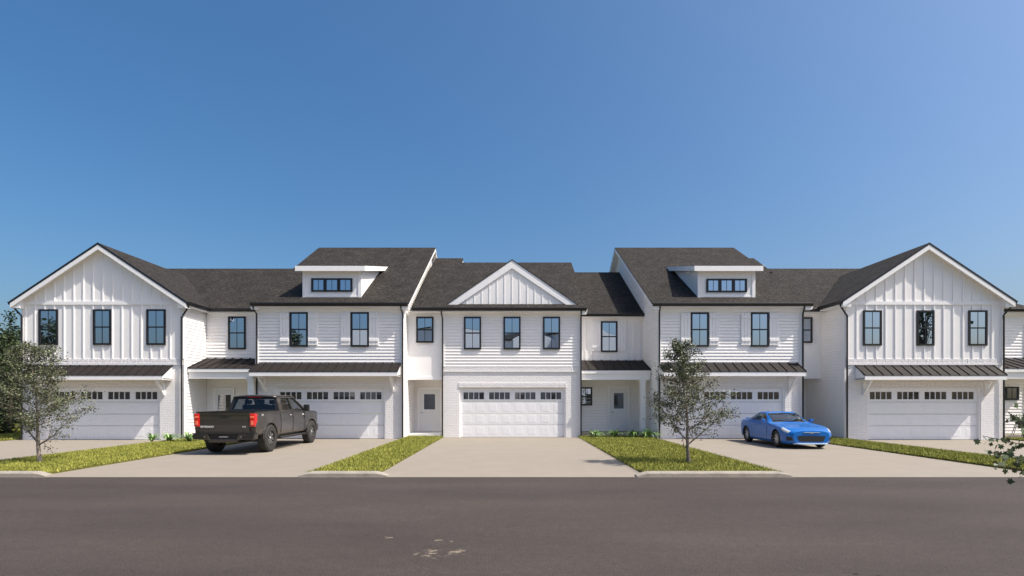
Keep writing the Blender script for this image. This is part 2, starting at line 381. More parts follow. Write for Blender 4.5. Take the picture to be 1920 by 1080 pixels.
def garage_door(par, x0, Y, ztop):
    """sectional door: x0 left edge, 4.88 wide, four small windows of four lights"""
    W = 4.88; x1 = x0+W; g = MB(); H = [0.005, .61, 1.13, 1.665, ztop]
    for i in range(4):
        a, b = H[i]+.008, H[i+1]-.008
        if i < 3:
            g.box(x0, x1, Y, Y+.05, a, b)
            for k in range(8):
                cx = x0+W*(k+.5)/8; w = .20; zc = (a+b)/2; h = .185
                o = [(cx-w, Y-.001, zc-h), (cx+w, Y-.001, zc-h), (cx+w, Y-.001, zc+h), (cx-w, Y-.001, zc+h)]
                q = [(cx-w+.035, Y-.005, zc-h+.035), (cx+w-.035, Y-.005, zc-h+.035), (cx+w-.035, Y-.005, zc+h-.035), (cx-w+.035, Y-.005, zc+h-.035)]
                for s in range(4): g.poly([o[s], o[(s+1) % 4], q[(s+1) % 4], q[s]])
                g.poly(q)
        else:
            g.box(x0, x1, Y, Y+.05, a, 1.785).box(x0, x1, Y, Y+.05, 2.115, b)
            ex = x0
            for k in range(4):
                gx = x0+.13+k*1.212; g.box(ex, gx, Y, Y+.05, 1.785, 2.115); ex = gx+.97
                for s in range(1, 4): g.box(gx+.97*s/4-.014, gx+.97*s/4+.014, Y+.004, Y+.05, 1.785, 2.115)
            g.box(ex, x1, Y, Y+.05, 1.785, 2.115)
    d = g.build('garage_door', M['door'], par)
    for k in range(4):
        gx = x0+.13+k*1.212
        MB().poly([(gx, Y+.03, 1.785), (gx+.97, Y+.03, 1.785), (gx+.97, Y+.03, 2.115), (gx, Y+.03, 2.115)]).build('window_light', M['dimpane'], d, normals=False)
    B(x0+.02, x1-.02, Y-.004, Y+.045, -.005, .012).build('weather_seal', M['black'], d)
    return d
def garage_wall(par, xa, xb, Y, dx0, ztop, zbr, rec=.13, th=.35):
    """painted brick storey with the door opening; returns nothing"""
    g = MB(); dx1 = dx0+4.88
    g.box(xa, dx0-.06, Y, Y+th, -.03, zbr).box(dx1+.06, xb, Y, Y+th, -.03, zbr).box(dx0-.06, dx1+.06, Y, Y+th, ztop+.03, zbr)
    g.build('brick_wall', M['brick'], par)
    t = MB().box(dx0-.06, dx0, Y+.03, Y+th, -.02, ztop).box(dx1, dx1+.06, Y+.03, Y+th, -.02, ztop).box(dx0-.06, dx1+.06, Y+.03, Y+th, ztop, ztop+.03)
    t.build('door_casing', M['trim'], par)
    garage_door(par, dx0, Y+rec, ztop)
    soldier(par, dx0-.08, dx1+.08, ztop+.032, ztop+.25, Y)
def roof_x(par, x0, x1, ye, ze, yr, name='roof', th=.045, back=True):
    zr = ze+PITCH*(yr-ye); yb = 2*yr-ye
    g = MB().prism([(x0, ye, ze), (x0, yr, zr), (x0, yb, ze), (x0, yb, ze-th), (x0, yr, zr-th), (x0, ye, ze-th)] if back else
                   [(x0, ye, ze), (x0, yr, zr), (x0, yr, zr-th), (x0, ye, ze-th)], (x1-x0, 0, 0))
    return g.build(name, M['shingle'], par)
def gutter(par, x0, x1, y, z):
    g = MB().prism([(x0, y, z+.005), (x0, y-.11, z+.005), (x0, y-.12, z-.03), (x0, y-.07, z-.14), (x0, y, z-.14)], (x1-x0, 0, 0))
    return g.build('gutter', M['black'], par)
def eave_trim(par, x0, x1, y0, y1, z):
    """boxed soffit and fascia under a level eave"""
    return B(x0, x1, y0, y1, z-.20, z-.135).build('eave_soffit', M['trim'], par)
def downspout(par, pts, name='downspout'):
    return MB().tube(pts, .036, 6).build(name, M['black'], par)
def metal_roof(par, x0, x1, yb, zb, yf, zf, step=.42, name='metal_roof'):
    th = .025; g = MB().prism([(x0, yb, zb), (x0, yf, zf), (x0, yf, zf-th), (x0, yb, zb-th)], (x1-x0, 0, 0))
    n = round((x1-x0)/step)
    for i in range(n+1):
        x = x0+(x1-x0)*i/n; x = min(max(x, x0+.012), x1-.012)
        g.prism([(x-.012, yb+.0, zb+.04), (x-.012, yf-.004, zf+.04), (x-.012, yf-.004, zf-.03), (x-.012, yb, zb-.01)], (.024, 0, 0))
    return g.build(name, M['seam'], par)
def awning(par, x0, x1, Y, zb, yf, zf):
    """standing seam roof over the garage with white fascia, closed ends and two brackets"""
    a = metal_roof(par, x0, x1, Y-.002, zb, yf, zf, name='awning')
    B(x0+.02, x1-.02, yf+.01, yf+.05, zf-.20, zf-.027).build('fascia', M['trim'], a)
    B(x0+.02, x1-.02, yf+.05, Y-.002, zf-.17, zf-.13).build('soffit', M['soffit'], a)
    for x in (x0+.02, x1-.05):
        MB().prism([(x, yf+.05, zf-.20), (x, yf+.05, zf-.03), (x, Y-.003, zb-.03), (x, Y-.003, zf-.20)], (.03, 0, 0)).build('end_board', M['trim'], a)
    for x in (x0+.32, x1-.42):
        z = zf-.20; d = Y-yf-.12; h = .66
        b = B(x, x+.10, Y-.09, Y-.004, z-h, z)
        b.box(x, x+.10, Y-d, Y-.09, z-.09, z)
        b.prism([(x+.01, Y-.09, z-h+.04), (x+.01, Y-.09, z-h+.17), (x+.01, Y-d+.14, z-.09), (x+.01, Y-d+.02, z-.09)], (.08, 0, 0))
        b.build('bracket', M['trim'], par)
def porch_roof(par, x0, x1, yb, zb, yf, zf):
    a = metal_roof(par, x0, x1, yb-.002, zb, yf, zf, name='porch_roof')
    B(x0+.01, x1-.01, yf+.01, yf+.05, zf-.17, zf-.027).build('fascia', M['trim'], a)
    B(x0+.01, x1-.01, yf+.07, yf+.30, zf-.46, zf-.17).build('porch_beam', M['trim'], a)
    B(x0+.01, x1-.01, yf+.30, yb-.01, zf-.22, zf-.18).build('porch_ceiling', M['trim'], a)
    B(x0+.01, x1-.01, yf+.05, yf+.30, zf-.169, zf-.14).build('soffit', M['trim'], a)
def front_door(par, x0, x1, z0, z1, Y, px=None):
    g = MB(); t = .07
    fr = B(x0-t, x0, Y-.045, Y+.02, z0, z1+t).box(x1, x1+t, Y-.045, Y+.02, z0, z1+t).box(x0, x1, Y-.043, Y+.02, z1, z1+t)
    d = fr.build('front_door', M['trim'], par)
    W = x1-x0; a, b = px or (x0+.24*W, x1-.24*W); za, zb = z0+.52*(z1-z0), z1-.12*(z1-z0)
    g.box(x0, a, Y-.02, Y+.02, z0+.02, z1).box(b, x1, Y-.02, Y+.02, z0+.02, z1).box(a, b, Y-.02, Y+.02, z0+.02, za).box(a, b, Y-.02, Y+.02, zb, z1)
    for s in (-1, 1): pass
    g.box(x0+.14*W, x0+.46*W, Y-.028, Y-.02, z0+.18, za-.14).box(x0+.54*W, x0+.86*W, Y-.028, Y-.02, z0+.18, za-.14)
    g.build('leaf', M['entry'], d)
    MB().poly([(a, Y-.008, za), (b, Y-.008, za), (b, Y-.008, zb), (a, Y-.008, zb)]).build('pane', M['dimpane'], d, normals=False)
    MB().tube([(x0+.09*W, Y-.02, z0+.95), (x0+.09*W, Y-.075, z0+.95), (x0+.09*W+.10, Y-.075, z0+.95)], .012).build('handle', M['black'], d)
def battens(par, xa, xb, z0, ztop, Y, step=.425, x0=None, skip=()):
    g = MB(); x = x0 if x0 is not None else xa+.1
    while x < xb:
        zt = ztop(x)
        if zt > z0+.05:
            segs = [(z0, zt)]
            for (sx0, sx1, sz0, sz1) in skip:
                if sx0-.02 < x < sx1+.02: segs = [(z0, sz0), (sz1, zt)]
            for a, b in segs:
                if b > a: g.box(x-.024, x+.024, Y-.032, Y, a, b)
        x += step
    return g.build('battens', M['trim'], par)

# ------------------------------------------------------------------ gable ended townhouse (first and fifth)
def house_gable(par, xa, xb, dx0, wins, mirror, back_x, back_gap=None):
    Y = 23.5; cx = (xa+xb)/2; zsp = 6.06; yf = 23.22; s = .667
    hw = (xb-xa)/2+.30; zap = 8.60; zeave = zap-s*hw
    zt = lambda x: zap-.16-s*abs(x-cx)
    garage_wall(par, xa, xb, Y, dx0, 2.30, 3.36)
    soldier(par, xa+.02, xb-.02 if mirror else xb-.02, 3.37, 3.56, Y)
    B(xa+.02, xb-.02, Y-.045, Y+.02, 3.30, 3.366).build('ledge', M['trim'], par)
    # upper storey wall with gable
    MB().prism([(xa, Y, 3.36), (xb, Y, 3.36), (xb, Y, zt(xb)), (cx, Y, zt(cx)), (xa, Y, zt(xa))], (0, .3, 0)).build('upper_wall', M['siding'], par)
    wm = [(U(a, Y), U(b, Y), V(d, Y), V(c, Y)) for a, b, c, d in wins]
    zb = V(571.5, Y), V(565, Y)
    battens(par, xa+.05, xb-.05, 3.57, lambda x: zt(x)-.02, Y, x0=cx-.425*8, skip=wm)
    B(xa+.12, xb-.12, Y-.045, Y, zb[0], zb[1]).build('band_board', M['trim'], par)
    for w_ in wins: window(par, *w_, Y)
    for x in (xa, xb): B(x-.012, x+.085, Y-.04, Y, 3.57, 5.95).build('corner_board', M['trim'], par) if x == xa else B(x-.085, x+.012, Y-.04, Y, 3.57, 5.95).build('corner_board', M['trim'], par)
    # roof: two slopes running back under the main roof
    g = MB()
    for sg in (-1, 1):
        g.prism([(cx, yf, zap), (cx+sg*hw, yf, zeave), (cx+sg*hw, yf, zeave-.13), (cx, yf, zap-.13)], (0, 30.65-yf, 0))
    g.build('gable_roof', M['shingle'], par)
    for sg in (-1, 1):
        e = cx+sg*(hw-.02)
        MB().prism([(cx, yf-.03, zap+.012), (e+sg*.03, yf-.03, zeave+.012), (e+sg*.03, yf-.03, zeave-.085), (cx, yf-.03, zap-.085)], (0, .03, 0)).build('drip_edge', M['black'], par)
        MB().prism([(cx, yf-.02, zap-.05), (e, yf-.02, zeave-.045), (e, yf-.02, zeave-.27), (cx, yf-.02, zap-.29)], (0, .045, 0)).build('rake_board', M['trim'], par)
        MB().prism([(cx, yf+.026, zap-.14), (e, yf+.026, zeave-.135), (e, yf+.026, zeave-.17), (cx, yf+.026, zap-.17)], (0, Y-yf-.03, 0)).build('rake_soffit', M['soffit'], par)
        # eave return
        xr0, xr1 = sorted((cx+sg*(hw-.02), cx+sg*(hw-.36)))
        MB().prism([(cx+sg*(hw-.02), yf+.03, zeave-.27), (cx+sg*(hw-.40), yf+.03, zeave-.27), (cx+sg*(hw-.40), yf+.03, zeave-.17+.4*s), (cx+sg*(hw-.02), yf+.03, zeave-.17)], (0, Y-yf-.033, 0)).build('eave_return', M['trim'], par)
        # side gutter
        x = cx+sg*hw; ye = 24.95 if (sg > 0) != mirror else 30
        MB().prism([(x, yf, zeave), (x+sg*.11, yf, zeave), (x+sg*.10, yf, zeave-.05), (x+sg*.06, yf, zeave-.13), (x, yf, zeave-.13)], (0, ye-yf, 0)).build('gutter', M['black'], par)
        xw = cx+sg*(hw-.30)
        xx0, xx1 = sorted((xw, x)); B(xx0, xx1, Y, ye, zeave-.19, zeave-.135).build('eave_soffit', M['trim'], par)
        downspout(par, [(x+sg*.02, yf+.12, zeave-.13), (x-sg*.02, yf+.15, zeave-.22), (xw+sg*.02, Y-.06, zeave-.55), (xw-sg*.03, Y-.085, zeave-.62), (xw-sg*.03, Y-.085, .06), (xw-sg*.03, Y-.17, .02)])
    awning(par, dx0-.62, dx0+4.88+.62, Y, 3.26, 22.84, 2.82)
    # body behind
    B(xa+.01, xb-.01, Y+.30, 36, -.03, 5.95).build('side_wall', M['siding'], par)
    # main roof behind
    roof_x(par, back_x[0], back_x[1], 25.0, 6.03, 30.7)

# ------------------------------------------------------------------ townhouse with shed dormer (second and fourth)
def house_dormer(par, xa, xb, dx0, wins, rx0, rx1, dorm, dwin, fire):
    Y = 24.1; ye, ze, yr = 23.8, 6.08, 32.3; zr = ze+PITCH*(yr-ye)
    garage_wall(par, xa, xb, Y, dx0, 2.30, 3.30)
    B(xa, xb, Y, Y+.3, 3.30, 5.95).build('upper_wall', M['siding'], par)
    lap_part(par, (xa+.11, Y), (xb-.11, Y), 3.44, 5.72, (0, -1))
    B(xa, xb, Y-.056, Y, 5.72, 5.90).build('frieze_board', M['trim'], par)
    B(xa-.01, xa+.12, Y-.056, Y, 3.30, 5.72).build('corner_board', M['trim'], par)
    B(xb-.12, xb, Y-.056, Y, 3.30, 5.72).build('corner_board', M['trim'], par)
    B(xb-.035, xb+.03, Y-.085, Y+.3, -.02, 5.88).build('party_wall_cap', M['trim'], par)
    for w_ in wins:
        window(par, *w_, Y-.02)
        x0, x1, z1, z0 = U(w_[0], Y), U(w_[1], Y), V(w_[2]+.5, Y), V(w_[3]-3, Y)
        shutter(par, x0-.44, x0-.02, z0, z1, Y-.02); shutter(par, x1+.02, x1+.44, z0, z1, Y-.02)
    awning(par, xa+.04, xb-.08 if fire > 0 else xb-.2, Y, 3.42, 23.32, 3.0)
    # roof
    roof_x(par, rx0-.035, rx1+.035, ye, ze, yr)
    gutter(par, rx0, rx1, ye, ze); eave_trim(par, rx0+.02, rx1-.02, ye, Y, ze)
    yb = 2*yr-ye
    # gable end walls
    for sd in (-1, 1):
        x = xa if sd < 0 else xb
        MB().prism([(x, Y+.3, -.03), (x, Y+.3, ze-.14+PITCH*(Y+.3-ye)), (x, yr, zr-.14), (x, yb-.3, ze), (x, yb-.3, -.03)], (-sd*.2, 0, 0)).build('gable_wall', M['siding'], par)
        L = yb-.3-Y
        def rg(z):
            if z < ze+.02: return (0, 1)
            t0 = ye+(z-ze+.14)/PITCH; t1 = yb-(z-ze+.14)/PITCH; return (max(0, (t0-Y)/L), min(1, (t1-Y)/L))
        lap_part(par, (x, Y), (x, Y+L), 0.0, zr-.3, (sd, 0), rng=rg)
        xe = rx0 if sd < 0 else rx1
        for a, b_ in (((ye, ze), (yr, zr)), ((yr, zr), (yb, ze))):
            MB().prism([(xe, a[0], a[1]-.05), (xe, b_[0], b_[1]-.05), (xe, b_[0], b_[1]-.22), (xe, a[0], a[1]-.22)], (sd*.03, 0, 0)).build('rake_board', M['trim'], par)
        x0_, x1_ = sorted((x, xe))
        MB().prism([(x0_, ye+.02, ze-.17), (x0_, yr, zr-.17), (x0_, yb, ze-.17), (x0_, yb, ze-.14), (x0_, yr, zr-.14), (x0_, ye+.02, ze-.14)], (x1_-x0_, 0, 0)).build('rake_soffit', M['trim'], par)
        bx0, bx1 = sorted((xe, xe-sd*.30)); B(bx0, bx1, ye-.005, ye+.28, ze-.28, ze-.20).build('eave_return', M['trim'], par)
    # shed dormer
    fx0, fx1 = dorm; yd = 24.5; zd = ze+PITCH*(yd-ye); dmr = None
    top = lambda y: 7.84+.24*(y-24.2)-.22
    g = MB().prism([(fx0, yd, zd-.1), (fx0, yd, top(yd)), (fx0, 28.4, top(28.4)), (fx0, 28.4, zd+PITCH*3.9-.1)], (fx1-fx0, 0, 0))
    dmr = g.build('dormer', M['siding'], par)
    g = MB()
    for x in (fx0-.012, fx1-.13): g.box(x, x+.142, yd-.035, yd+.02, zd-.06, top(yd)-.002)
    g.box(fx0+.13, fx1-.13, yd-.02, yd+.01, zd-.05, zd+.06)
    g.build('corner_board', M['trim'], dmr)
    MB().prism([(fx0-.25, 24.2, 7.84), (fx0-.25, 28.75, 7.84+.24*4.55), (fx0-.25, 28.75, 7.62+.24*4.55), (fx0-.25, 24.2, 7.61)], (fx1-fx0+.5, 0, 0)).build('dormer_roof', M['trim'], dmr)
    MB().prism([(fx0-.24, 24.21, 7.853), (fx0-.24, 28.75, 7.853+.24*4.54), (fx0-.24, 28.75, 7.842+.24*4.54), (fx0-.24, 24.21, 7.842)], (fx1-fx0+.48, 0, 0)).build('dormer_shingles', M['shingle'], dmr)
    x0, x1 = U(dwin[0], yd), U(dwin[1], yd); z1, z0 = V(dwin[2], yd), V(dwin[3], yd)
    g = B(x0, x1, yd-.05, yd, z0, z0+.07).box(x0, x1, yd-.05, yd, z1-.07, z1); wd = (x1-x0)
    xs = [x0, x0+.09, x0+wd/3-.07, x0+wd/3+.07, x0+2*wd/3-.07, x0+2*wd/3+.07, x1-.09, x1]
    for i in (0, 2, 4, 6): g.box(xs[i], xs[i+1], yd-.05, yd, z0+.07, z1-.07)
    for i in (1, 3, 5):
        xm = (xs[i]+xs[i+1])/2; g.box(xm-.01, xm+.01, yd-.03, yd, z0+.07, z1-.07)
    g.build('window', M['black'], dmr)
    g = MB()
    for i in (1, 3, 5): g.poly([(xs[i], yd-.02, z0+.07), (xs[i+1], yd-.02, z0+.07), (xs[i+1], yd-.02, z1-.07), (xs[i], yd-.02, z1-.07)])
    g.build('pane', M['pane'], dmr, normals=False)
    # downspouts
    downspout(par, [(xa+.02, ye-.02, ze-.13), (xa+.02, ye+.0, ze-.25), (xa+.06, Y-.07, ze-.45), (xa+.06, Y-.07, 3.40)])
    downspout(par, [(xa+.06, Y-.07, 2.75), (xa+.06, Y-.07, .05)])
    downspout(par, [(xb-.04, ye-.02, ze-.13), (xb-.04, ye+.0, ze-.25), (xb, Y-.12, ze-.45), (xb, Y-.12, .05)])

GR = 'white townhouses joined in one row'
# ---- first townhouse
h1 = thing('townhouse', 'leftmost white gabled townhouse with board and batten gable, behind the small tree at left', 'townhouse', (0, 0, 0), group=GR)
house_gable(h1, -21.52, -14.43, -20.41, [(73.5, 109.4, 580, 646.7), (175.6, 209, 580, 646.7), (275.4, 311, 580, 646.7)], False, (-21.8, -14.42))
lap_part(h1, (-14.42, 23.5), (-14.42, 25.25), .0, 5.83, (1, 0))
B(-14.42, -14.39, 23.49, 23.60, -.02, 5.83).build('corner_board', M['trim'], h1)
lap_part(h1, (-21.53, 36), (-21.53, 23.8), .0, 5.83, (-1, 0))
# ---- second townhouse, with the porch wing left of it
h2 = thing('townhouse', 'white townhouse with shed dormer behind the dark pickup truck', 'townhouse', group=GR)
house_dormer(h2, -11.52, -4.87, -10.62, [(543.8, 577.6, 585.4, 650), (658, 691.8, 585.4, 650)], -11.6, -4.59, (-9.55, -6.88), (584, 661, 522, 547), 1)
yw = 25.25
B(-14.40, -11.52, yw, yw+.3, 3.0, 5.95).build('entry_wall', M['siding'], h2)
B(-14.40, -11.52, yw+.02, yw+.3, -.03, 3.0).build('entry_wall', M['siding'], h2)
lap_part(h2, (-14.40, yw), (-11.53, yw), 3.60, 5.70, (0, -1)); lap_part(h2, (-14.40, yw), (-11.53, yw), .14, 3.04, (0, -1), lip=.046)
B(-14.38, -11.53, yw-.056, yw, 5.70, 5.88).build('frieze_board', M['trim'], h2)
roof_x(h2, -14.42, -11.55, 25.0, 6.03, 30.7, name='entry_roof'); gutter(h2, -14.2, -11.4, 25.0, 6.03); eave_trim(h2, -14.3, -11.53, 25.0, yw, 6.03)
window(h2, 428.3, 461, 593.5, 655, yw-.02)
porch_roof(h2, -14.38, -11.50, yw, 3.72, 23.70, 3.17)
B(-14.38, -11.70, 23.9, yw, -.03, .14).build('porch_floor', M['kerb'], h2)
front_door(h2, U(405, yw), U(438, yw), .14, 2.25, yw-.05, px=(U(410, yw), U(434, yw)))
p = B(-11.74, -11.50, 23.78, 24.02, .0, 2.72); p.box(-11.77, -11.47, 23.75, 24.05, 0, .16).box(-11.77, -11.47, 23.75, 24.05, 2.60, 2.70).build('porch_post', M['trim'], h2)
# ---- middle townhouse
h3 = thing('townhouse', 'middle white townhouse with triangular pediment over three windows, facing the empty driveway', 'townhouse', group=GR)
Y = 25.0; xa, xb = -3.2, 3.25
garage_wall(h3, xa, xb, Y, -2.37, 2.30, 3.12)
soldier(h3, xa, xb-.1, 3.13, 3.29, Y); B(xa, xb-.1, Y-.045, Y+.02, 3.07, 3.127).build('ledge', M['trim'], h3)
B(xa, xb, Y, Y+.3, 3.12, 5.9).build('upper_wall', M['siding'], h3)
lap_part(h3, (xa+.08, Y), (xb-.05, Y), 3.30, 5.74, (0, -1)); B(xa, xb, Y-.056, Y, 5.74, 5.86).build('frieze_board', M['trim'], h3)
B(xa-.01, xa+.09, Y-.056, Y, 3.30, 5.74).build('corner_board', M['trim'], h3)
B(xb-.03, xb+.03, Y-.085, Y+.3, -.02, 5.84).build('party_wall_cap', M['trim'], h3)
for a, b in ((870, 902), (944, 976), (1018, 1050)): window(h3, a, b, 594, 655, Y-.02)
ye, ze = 24.68, 6.02
roof_x(h3, -4.56, 3.535, ye, ze, 31.25); gutter(h3, -4.56, 3.5, ye, ze); eave_trim(h3, -4.8, 3.45, ye, Y, ze)
MB().prism([(-4.52, 31.0, 9.5), (-4.52, 31.26, 9.82), (-4.52, 32.06, 10.27), (-4.52, 33.3, 9.55), (-4.52, 33.3, 9.2)], (1.64, 0, 0)).build('upper_roof', M['shingle'], h3)
B(-2.88, -2.84, 31.6, 32.8, 9.7, 9.98).build('upper_roof_trim', M['trim'], h3)
MB().prism([(xb, Y+.3, -.03), (xb, Y+.3, ze+.0), (xb, 31.25, 9.65), (xb, 37.5, 6.02), (xb, 37.5, -.03)], (-.2, 0, 0)).build('gable_wall', M['siding'], h3)
for (a, b_) in (((ye, ze), (31.25, 9.80)),): MB().prism([(3.5, a[0], a[1]-.05), (3.5, b_[0], b_[1]-.05), (3.5, b_[0], b_[1]-.2), (3.5, a[0], a[1]-.2)], (.03, 0, 0)).build('rake_board', M['trim'], h3)
B(3.2, 3.5, ye, ye+.28, ze-.28, ze-.2).build('eave_return', M['trim'], h3)
# pediment
yp = 25.05; pl, pr, zp0, zp1 = -3.06, 3.16, 6.22, 8.35; pc = (pl+pr)/2; sp = (zp1-zp0)/((pr-pl)/2)
ped = MB().prism([(pl+.2, yp+.06, zp0-.05), (pr-.2, yp+.06, zp0-.05), (pc, yp+.06, zp1-.12)], (0, .1, 0)).build('pediment', M['siding'], h3)
bt = MB()
x = pc-.355*8
while x < pr-.3:
    zt = zp1-.30-sp*abs(x-pc)
    if zt > zp0+.05: bt.box(x-.022, x+.022, yp+.044, yp+.06, zp0-.04, zt)
    x += .355
bt.build('battens', M['trim'], ped)
for sg in (-1, 1):
    e = pr if sg > 0 else pl
    MB().prism([(pc, yp, zp1-.03), (e, yp, zp0-.03), (e-sg*.52, yp, zp0-.03), (pc, yp, zp1-.40)], (0, .05, 0)).build('rake_board', M['trim'], ped)
    MB().prism([(pc, yp-.02, zp1+.01), (e+sg*.03, yp-.02, zp0-.02), (e+sg*.03, yp-.02, zp0-.055), (pc, yp-.02, zp1-.03)], (0, 4.2, 0)).build('drip_edge', M['black'], ped)
    MB().prism([(pc, yp+.0, zp1+.02), (e+sg*.02, yp+.0, zp0-.01), (e+sg*.02, yp+.0, zp0-.03), (pc, yp+.0, zp1-.02)], (0, 4.25, 0)).build('gable_roof', M['shingle'], ped)
downspout(h3, [(xa-.02, ye-.03, ze-.13), (xa-.02, ye, ze-.25), (xa-.0, Y-.07, ze-.45), (xa, Y-.07, .05)])
downspout(h3, [(xb+.0, ye-.03, ze-.13), (xb+.0, ye, ze-.25), (xb+.02, Y-.12, ze-.45), (xb+.02, Y-.12, .05)])
# its narrow entry bay at left
ye3 = 25.08
B(-4.86, -3.2, ye3, ye3+.3, 2.75, 5.9).build('entry_wall', M['trim'], h3)
window(h3, 780.5, 812.8, 594, 642.6, ye3-.02)
B(-4.86, -3.2, ye3-.02, ye3+.01, 2.70, 2.86).build('entry_trim', M['trim'], h3)
B(-4.86, -3.2, 26.77, 27, -.03, 2.9).build('entry_wall', M['siding'], h3)
lap_part(h3, (-4.86, 26.77), (-3.21, 26.77), .16, 2.74, (0, -1), lip=.046)
lap_part(h3, (-3.21, 26.77), (-3.21, 25.3), .16, 2.74, (-1, 0))
B(-4.86, -3.2, ye3+.3, 26.9, 2.75, 2.8).build('porch_ceiling', M['soffit'], h3)
B(-4.86, -3.2, 25.05, 26.76, -.03, .16).build('porch_floor', M['trim'], h3)
front_door(h3, -4.61, -3.54, .17, 2.30, 26.72)
# ---- fourth townhouse, with the recessed porch left of it
h4 = thing('townhouse', 'white townhouse with shed dormer behind the small tree and blue coupe', 'townhouse', group=GR)
house_dormer(h4, 6.63, 13.13, 7.44, [(1294.6, 1328.4, 586, 650), (1407, 1441, 586, 650)], 6.32, 13.45, (8.58, 11.2), (1324, 1400, 523, 548), -1)
yw = 26.8
B(3.27, 6.62, yw, yw+.3, 2.9, 5.95).build('entry_wall', M['siding'], h4)
battens(h4, 3.3, 6.6, 3.6, lambda x: 5.86, yw, step=.30, x0=3.45, skip=[(4.1, 5.75, 4.0, 5.86)])
x0, x1, z1, z0 = U(1126.5, yw), U(1157, yw), V(602.5, yw), V(660, yw)
window_m(h4, x0, x1, z0, z1, yw-.02); shutter(h4, x0-.44, x0-.02, z0+.05, z1, yw); shutter(h4, x1+.02, x1+.44, z0+.05, z1, yw)
roof_x(h4, 3.27, 6.64, 26.5, 6.04, 32.6, name='entry_roof'); gutter(h4, 3.45, 6.62, 26.5, 6.04); eave_trim(h4, 3.3, 6.62, 26.5, yw, 6.04)
B(3.27, 6.62, yw+.02, yw+.3, -.03, 2.9).build('entry_wall', M['siding'], h4)
lap_part(h4, (3.27, yw), (6.62, yw), .18, 2.95, (0, -1), lip=.046)
porch_roof(h4, 3.30, 6.60, yw, 3.745, 25.12, 3.17)
B(3.27, 6.62, 25.25, yw, -.03, .18).build('porch_floor', M['kerb'], h4)
front_door(h4, U(1142, yw), U(1177, yw), .19, 2.36, yw-.05)
window(h4, 1086, 1110, 726, 760, yw-.02)
p = B(6.12, 6.36, 25.2, 25.44, .18, 2.75); p.box(6.09, 6.39, 25.17, 25.47, .18, .34).box(6.09, 6.39, 25.17, 25.47, 2.62, 2.72).build('porch_post', M['trim'], h4)
# ---- fifth townhouse with entry bay at left and hipped porch wing at right
h5 = thing('townhouse', 'rightmost white gabled townhouse with board and batten gable, right of the blue coupe', 'townhouse', group=GR)
house_gable(h5, 14.73, 21.67, 15.77, [(1617.6, 1652.3, 582, 648), (1718, 1750.7, 582, 648), (1815, 1850, 582, 648)], True, (13.2, 21.9))
B(13.2, 14.74, 31.0, 32.06, 9.2, 9.6).build('upper_roof_wall', M['trim'], h5)
MB().prism([(13.2, 29.8, 8.9), (13.2, 32.06, 10.27), (13.2, 34, 9.1), (13.2, 34, 8.7), (13.2, 29.8, 8.6)], (1.4, 0, 0)).build('upper_roof', M['shingle'], h5)
lap_part(h5, (14.72, 26.6), (14.72, 23.5), .0, 5.83, (-1, 0)); B(14.69, 14.72, 23.49, 23.60, -.02, 5.83).build('corner_board', M['trim'], h5)
yw = 25.3
B(13.14, 14.71, yw, yw+.3, 2.77, 5.95).build('entry_wall', M['trim'], h5)
gutter(h5, 13.35, 14.6, 25.0, 6.03); eave_trim(h5, 13.15, 14.7, 25.0, yw, 6.03)
window_m(h5, 13.35, U(1522, yw), V(643, yw), V(595, yw), yw-.02)
B(13.14, 14.71, 26.6, 26.9, -.03, 2.8).build('entry_wall', M['siding'], h5); lap_part(h5, (13.14, 26.6), (14.71, 26.6), .02, 2.75, (0, -1))
B(13.14, 14.71, yw+.3, 26.6, 2.77, 2.82).build('porch_ceiling', M['trim'], h5)
# right wing
wx = 24.42
B(21.68, wx, yw, yw+.3, -.03, 5.95).build('wing_wall', M['siding'], h5); B(wx-.3, wx, yw+.3, 34, -.03, 5.95).build('wing_wall', M['siding'], h5)
lap_part(h5, (21.68, yw), (wx-.1, yw), 3.6, 5.72, (0, -1)); lap_part(h5, (21.68, yw), (wx-.1, yw), .16, 3.05, (0, -1)); lap_part(h5, (wx, yw), (wx, 34), 0, 5.83, (1, 0))
B(wx-.11, wx+.012, yw-.056, yw, 0, 5.72).build('corner_board', M['trim'], h5); B(21.68, wx, yw-.054, yw, 5.72, 5.88).build('frieze_board', M['trim'], h5)
hx = wx+.3; g = MB(); r1 = (21.5, 29.5, 6.03+PITCH*4.5)
g.poly([(21.5, 25, 6.03), (hx, 25, 6.03), (22.6, 27.9, 7.70), (21.5, 27.9, 7.70)]); g.poly([(hx, 25, 6.03), (hx, 33, 6.03), (22.6, 30.1, 7.70), (22.6, 27.9, 7.70)])
g.poly([(hx, 33, 6.03), (21.5, 33, 6.03), (21.5, 30.1, 7.70), (22.6, 30.1, 7.70)]); g.poly([(21.5, 27.9, 7.7), (22.6, 27.9, 7.7), (22.6, 30.1, 7.7), (21.5, 30.1, 7.7)])
g.box(21.5, hx, 25, 33, 5.93, 6.028); g.build('wing_roof', M['shingle'], h5, normals=False)
gutter(h5, 21.75, hx+.05, 25.0, 6.03); eave_trim(h5, 21.7, hx, 25.0, yw, 6.03)
porch_roof(h5, 21.69, hx, yw, 3.72, 23.7, 3.17)
B(21.69, hx-.05, 23.85, yw, -.03, .16).build('porch_floor', M['kerb'], h5)
p = B(hx-.28, hx-.06, 23.8, 24.02, .0, 2.72); p.box(hx-.31, hx-.03, 23.77, 24.05, 0, .16).build('porch_post', M['trim'], h5)
window(h5, 1884, 1909, 725, 750, yw-.02, rail=False)

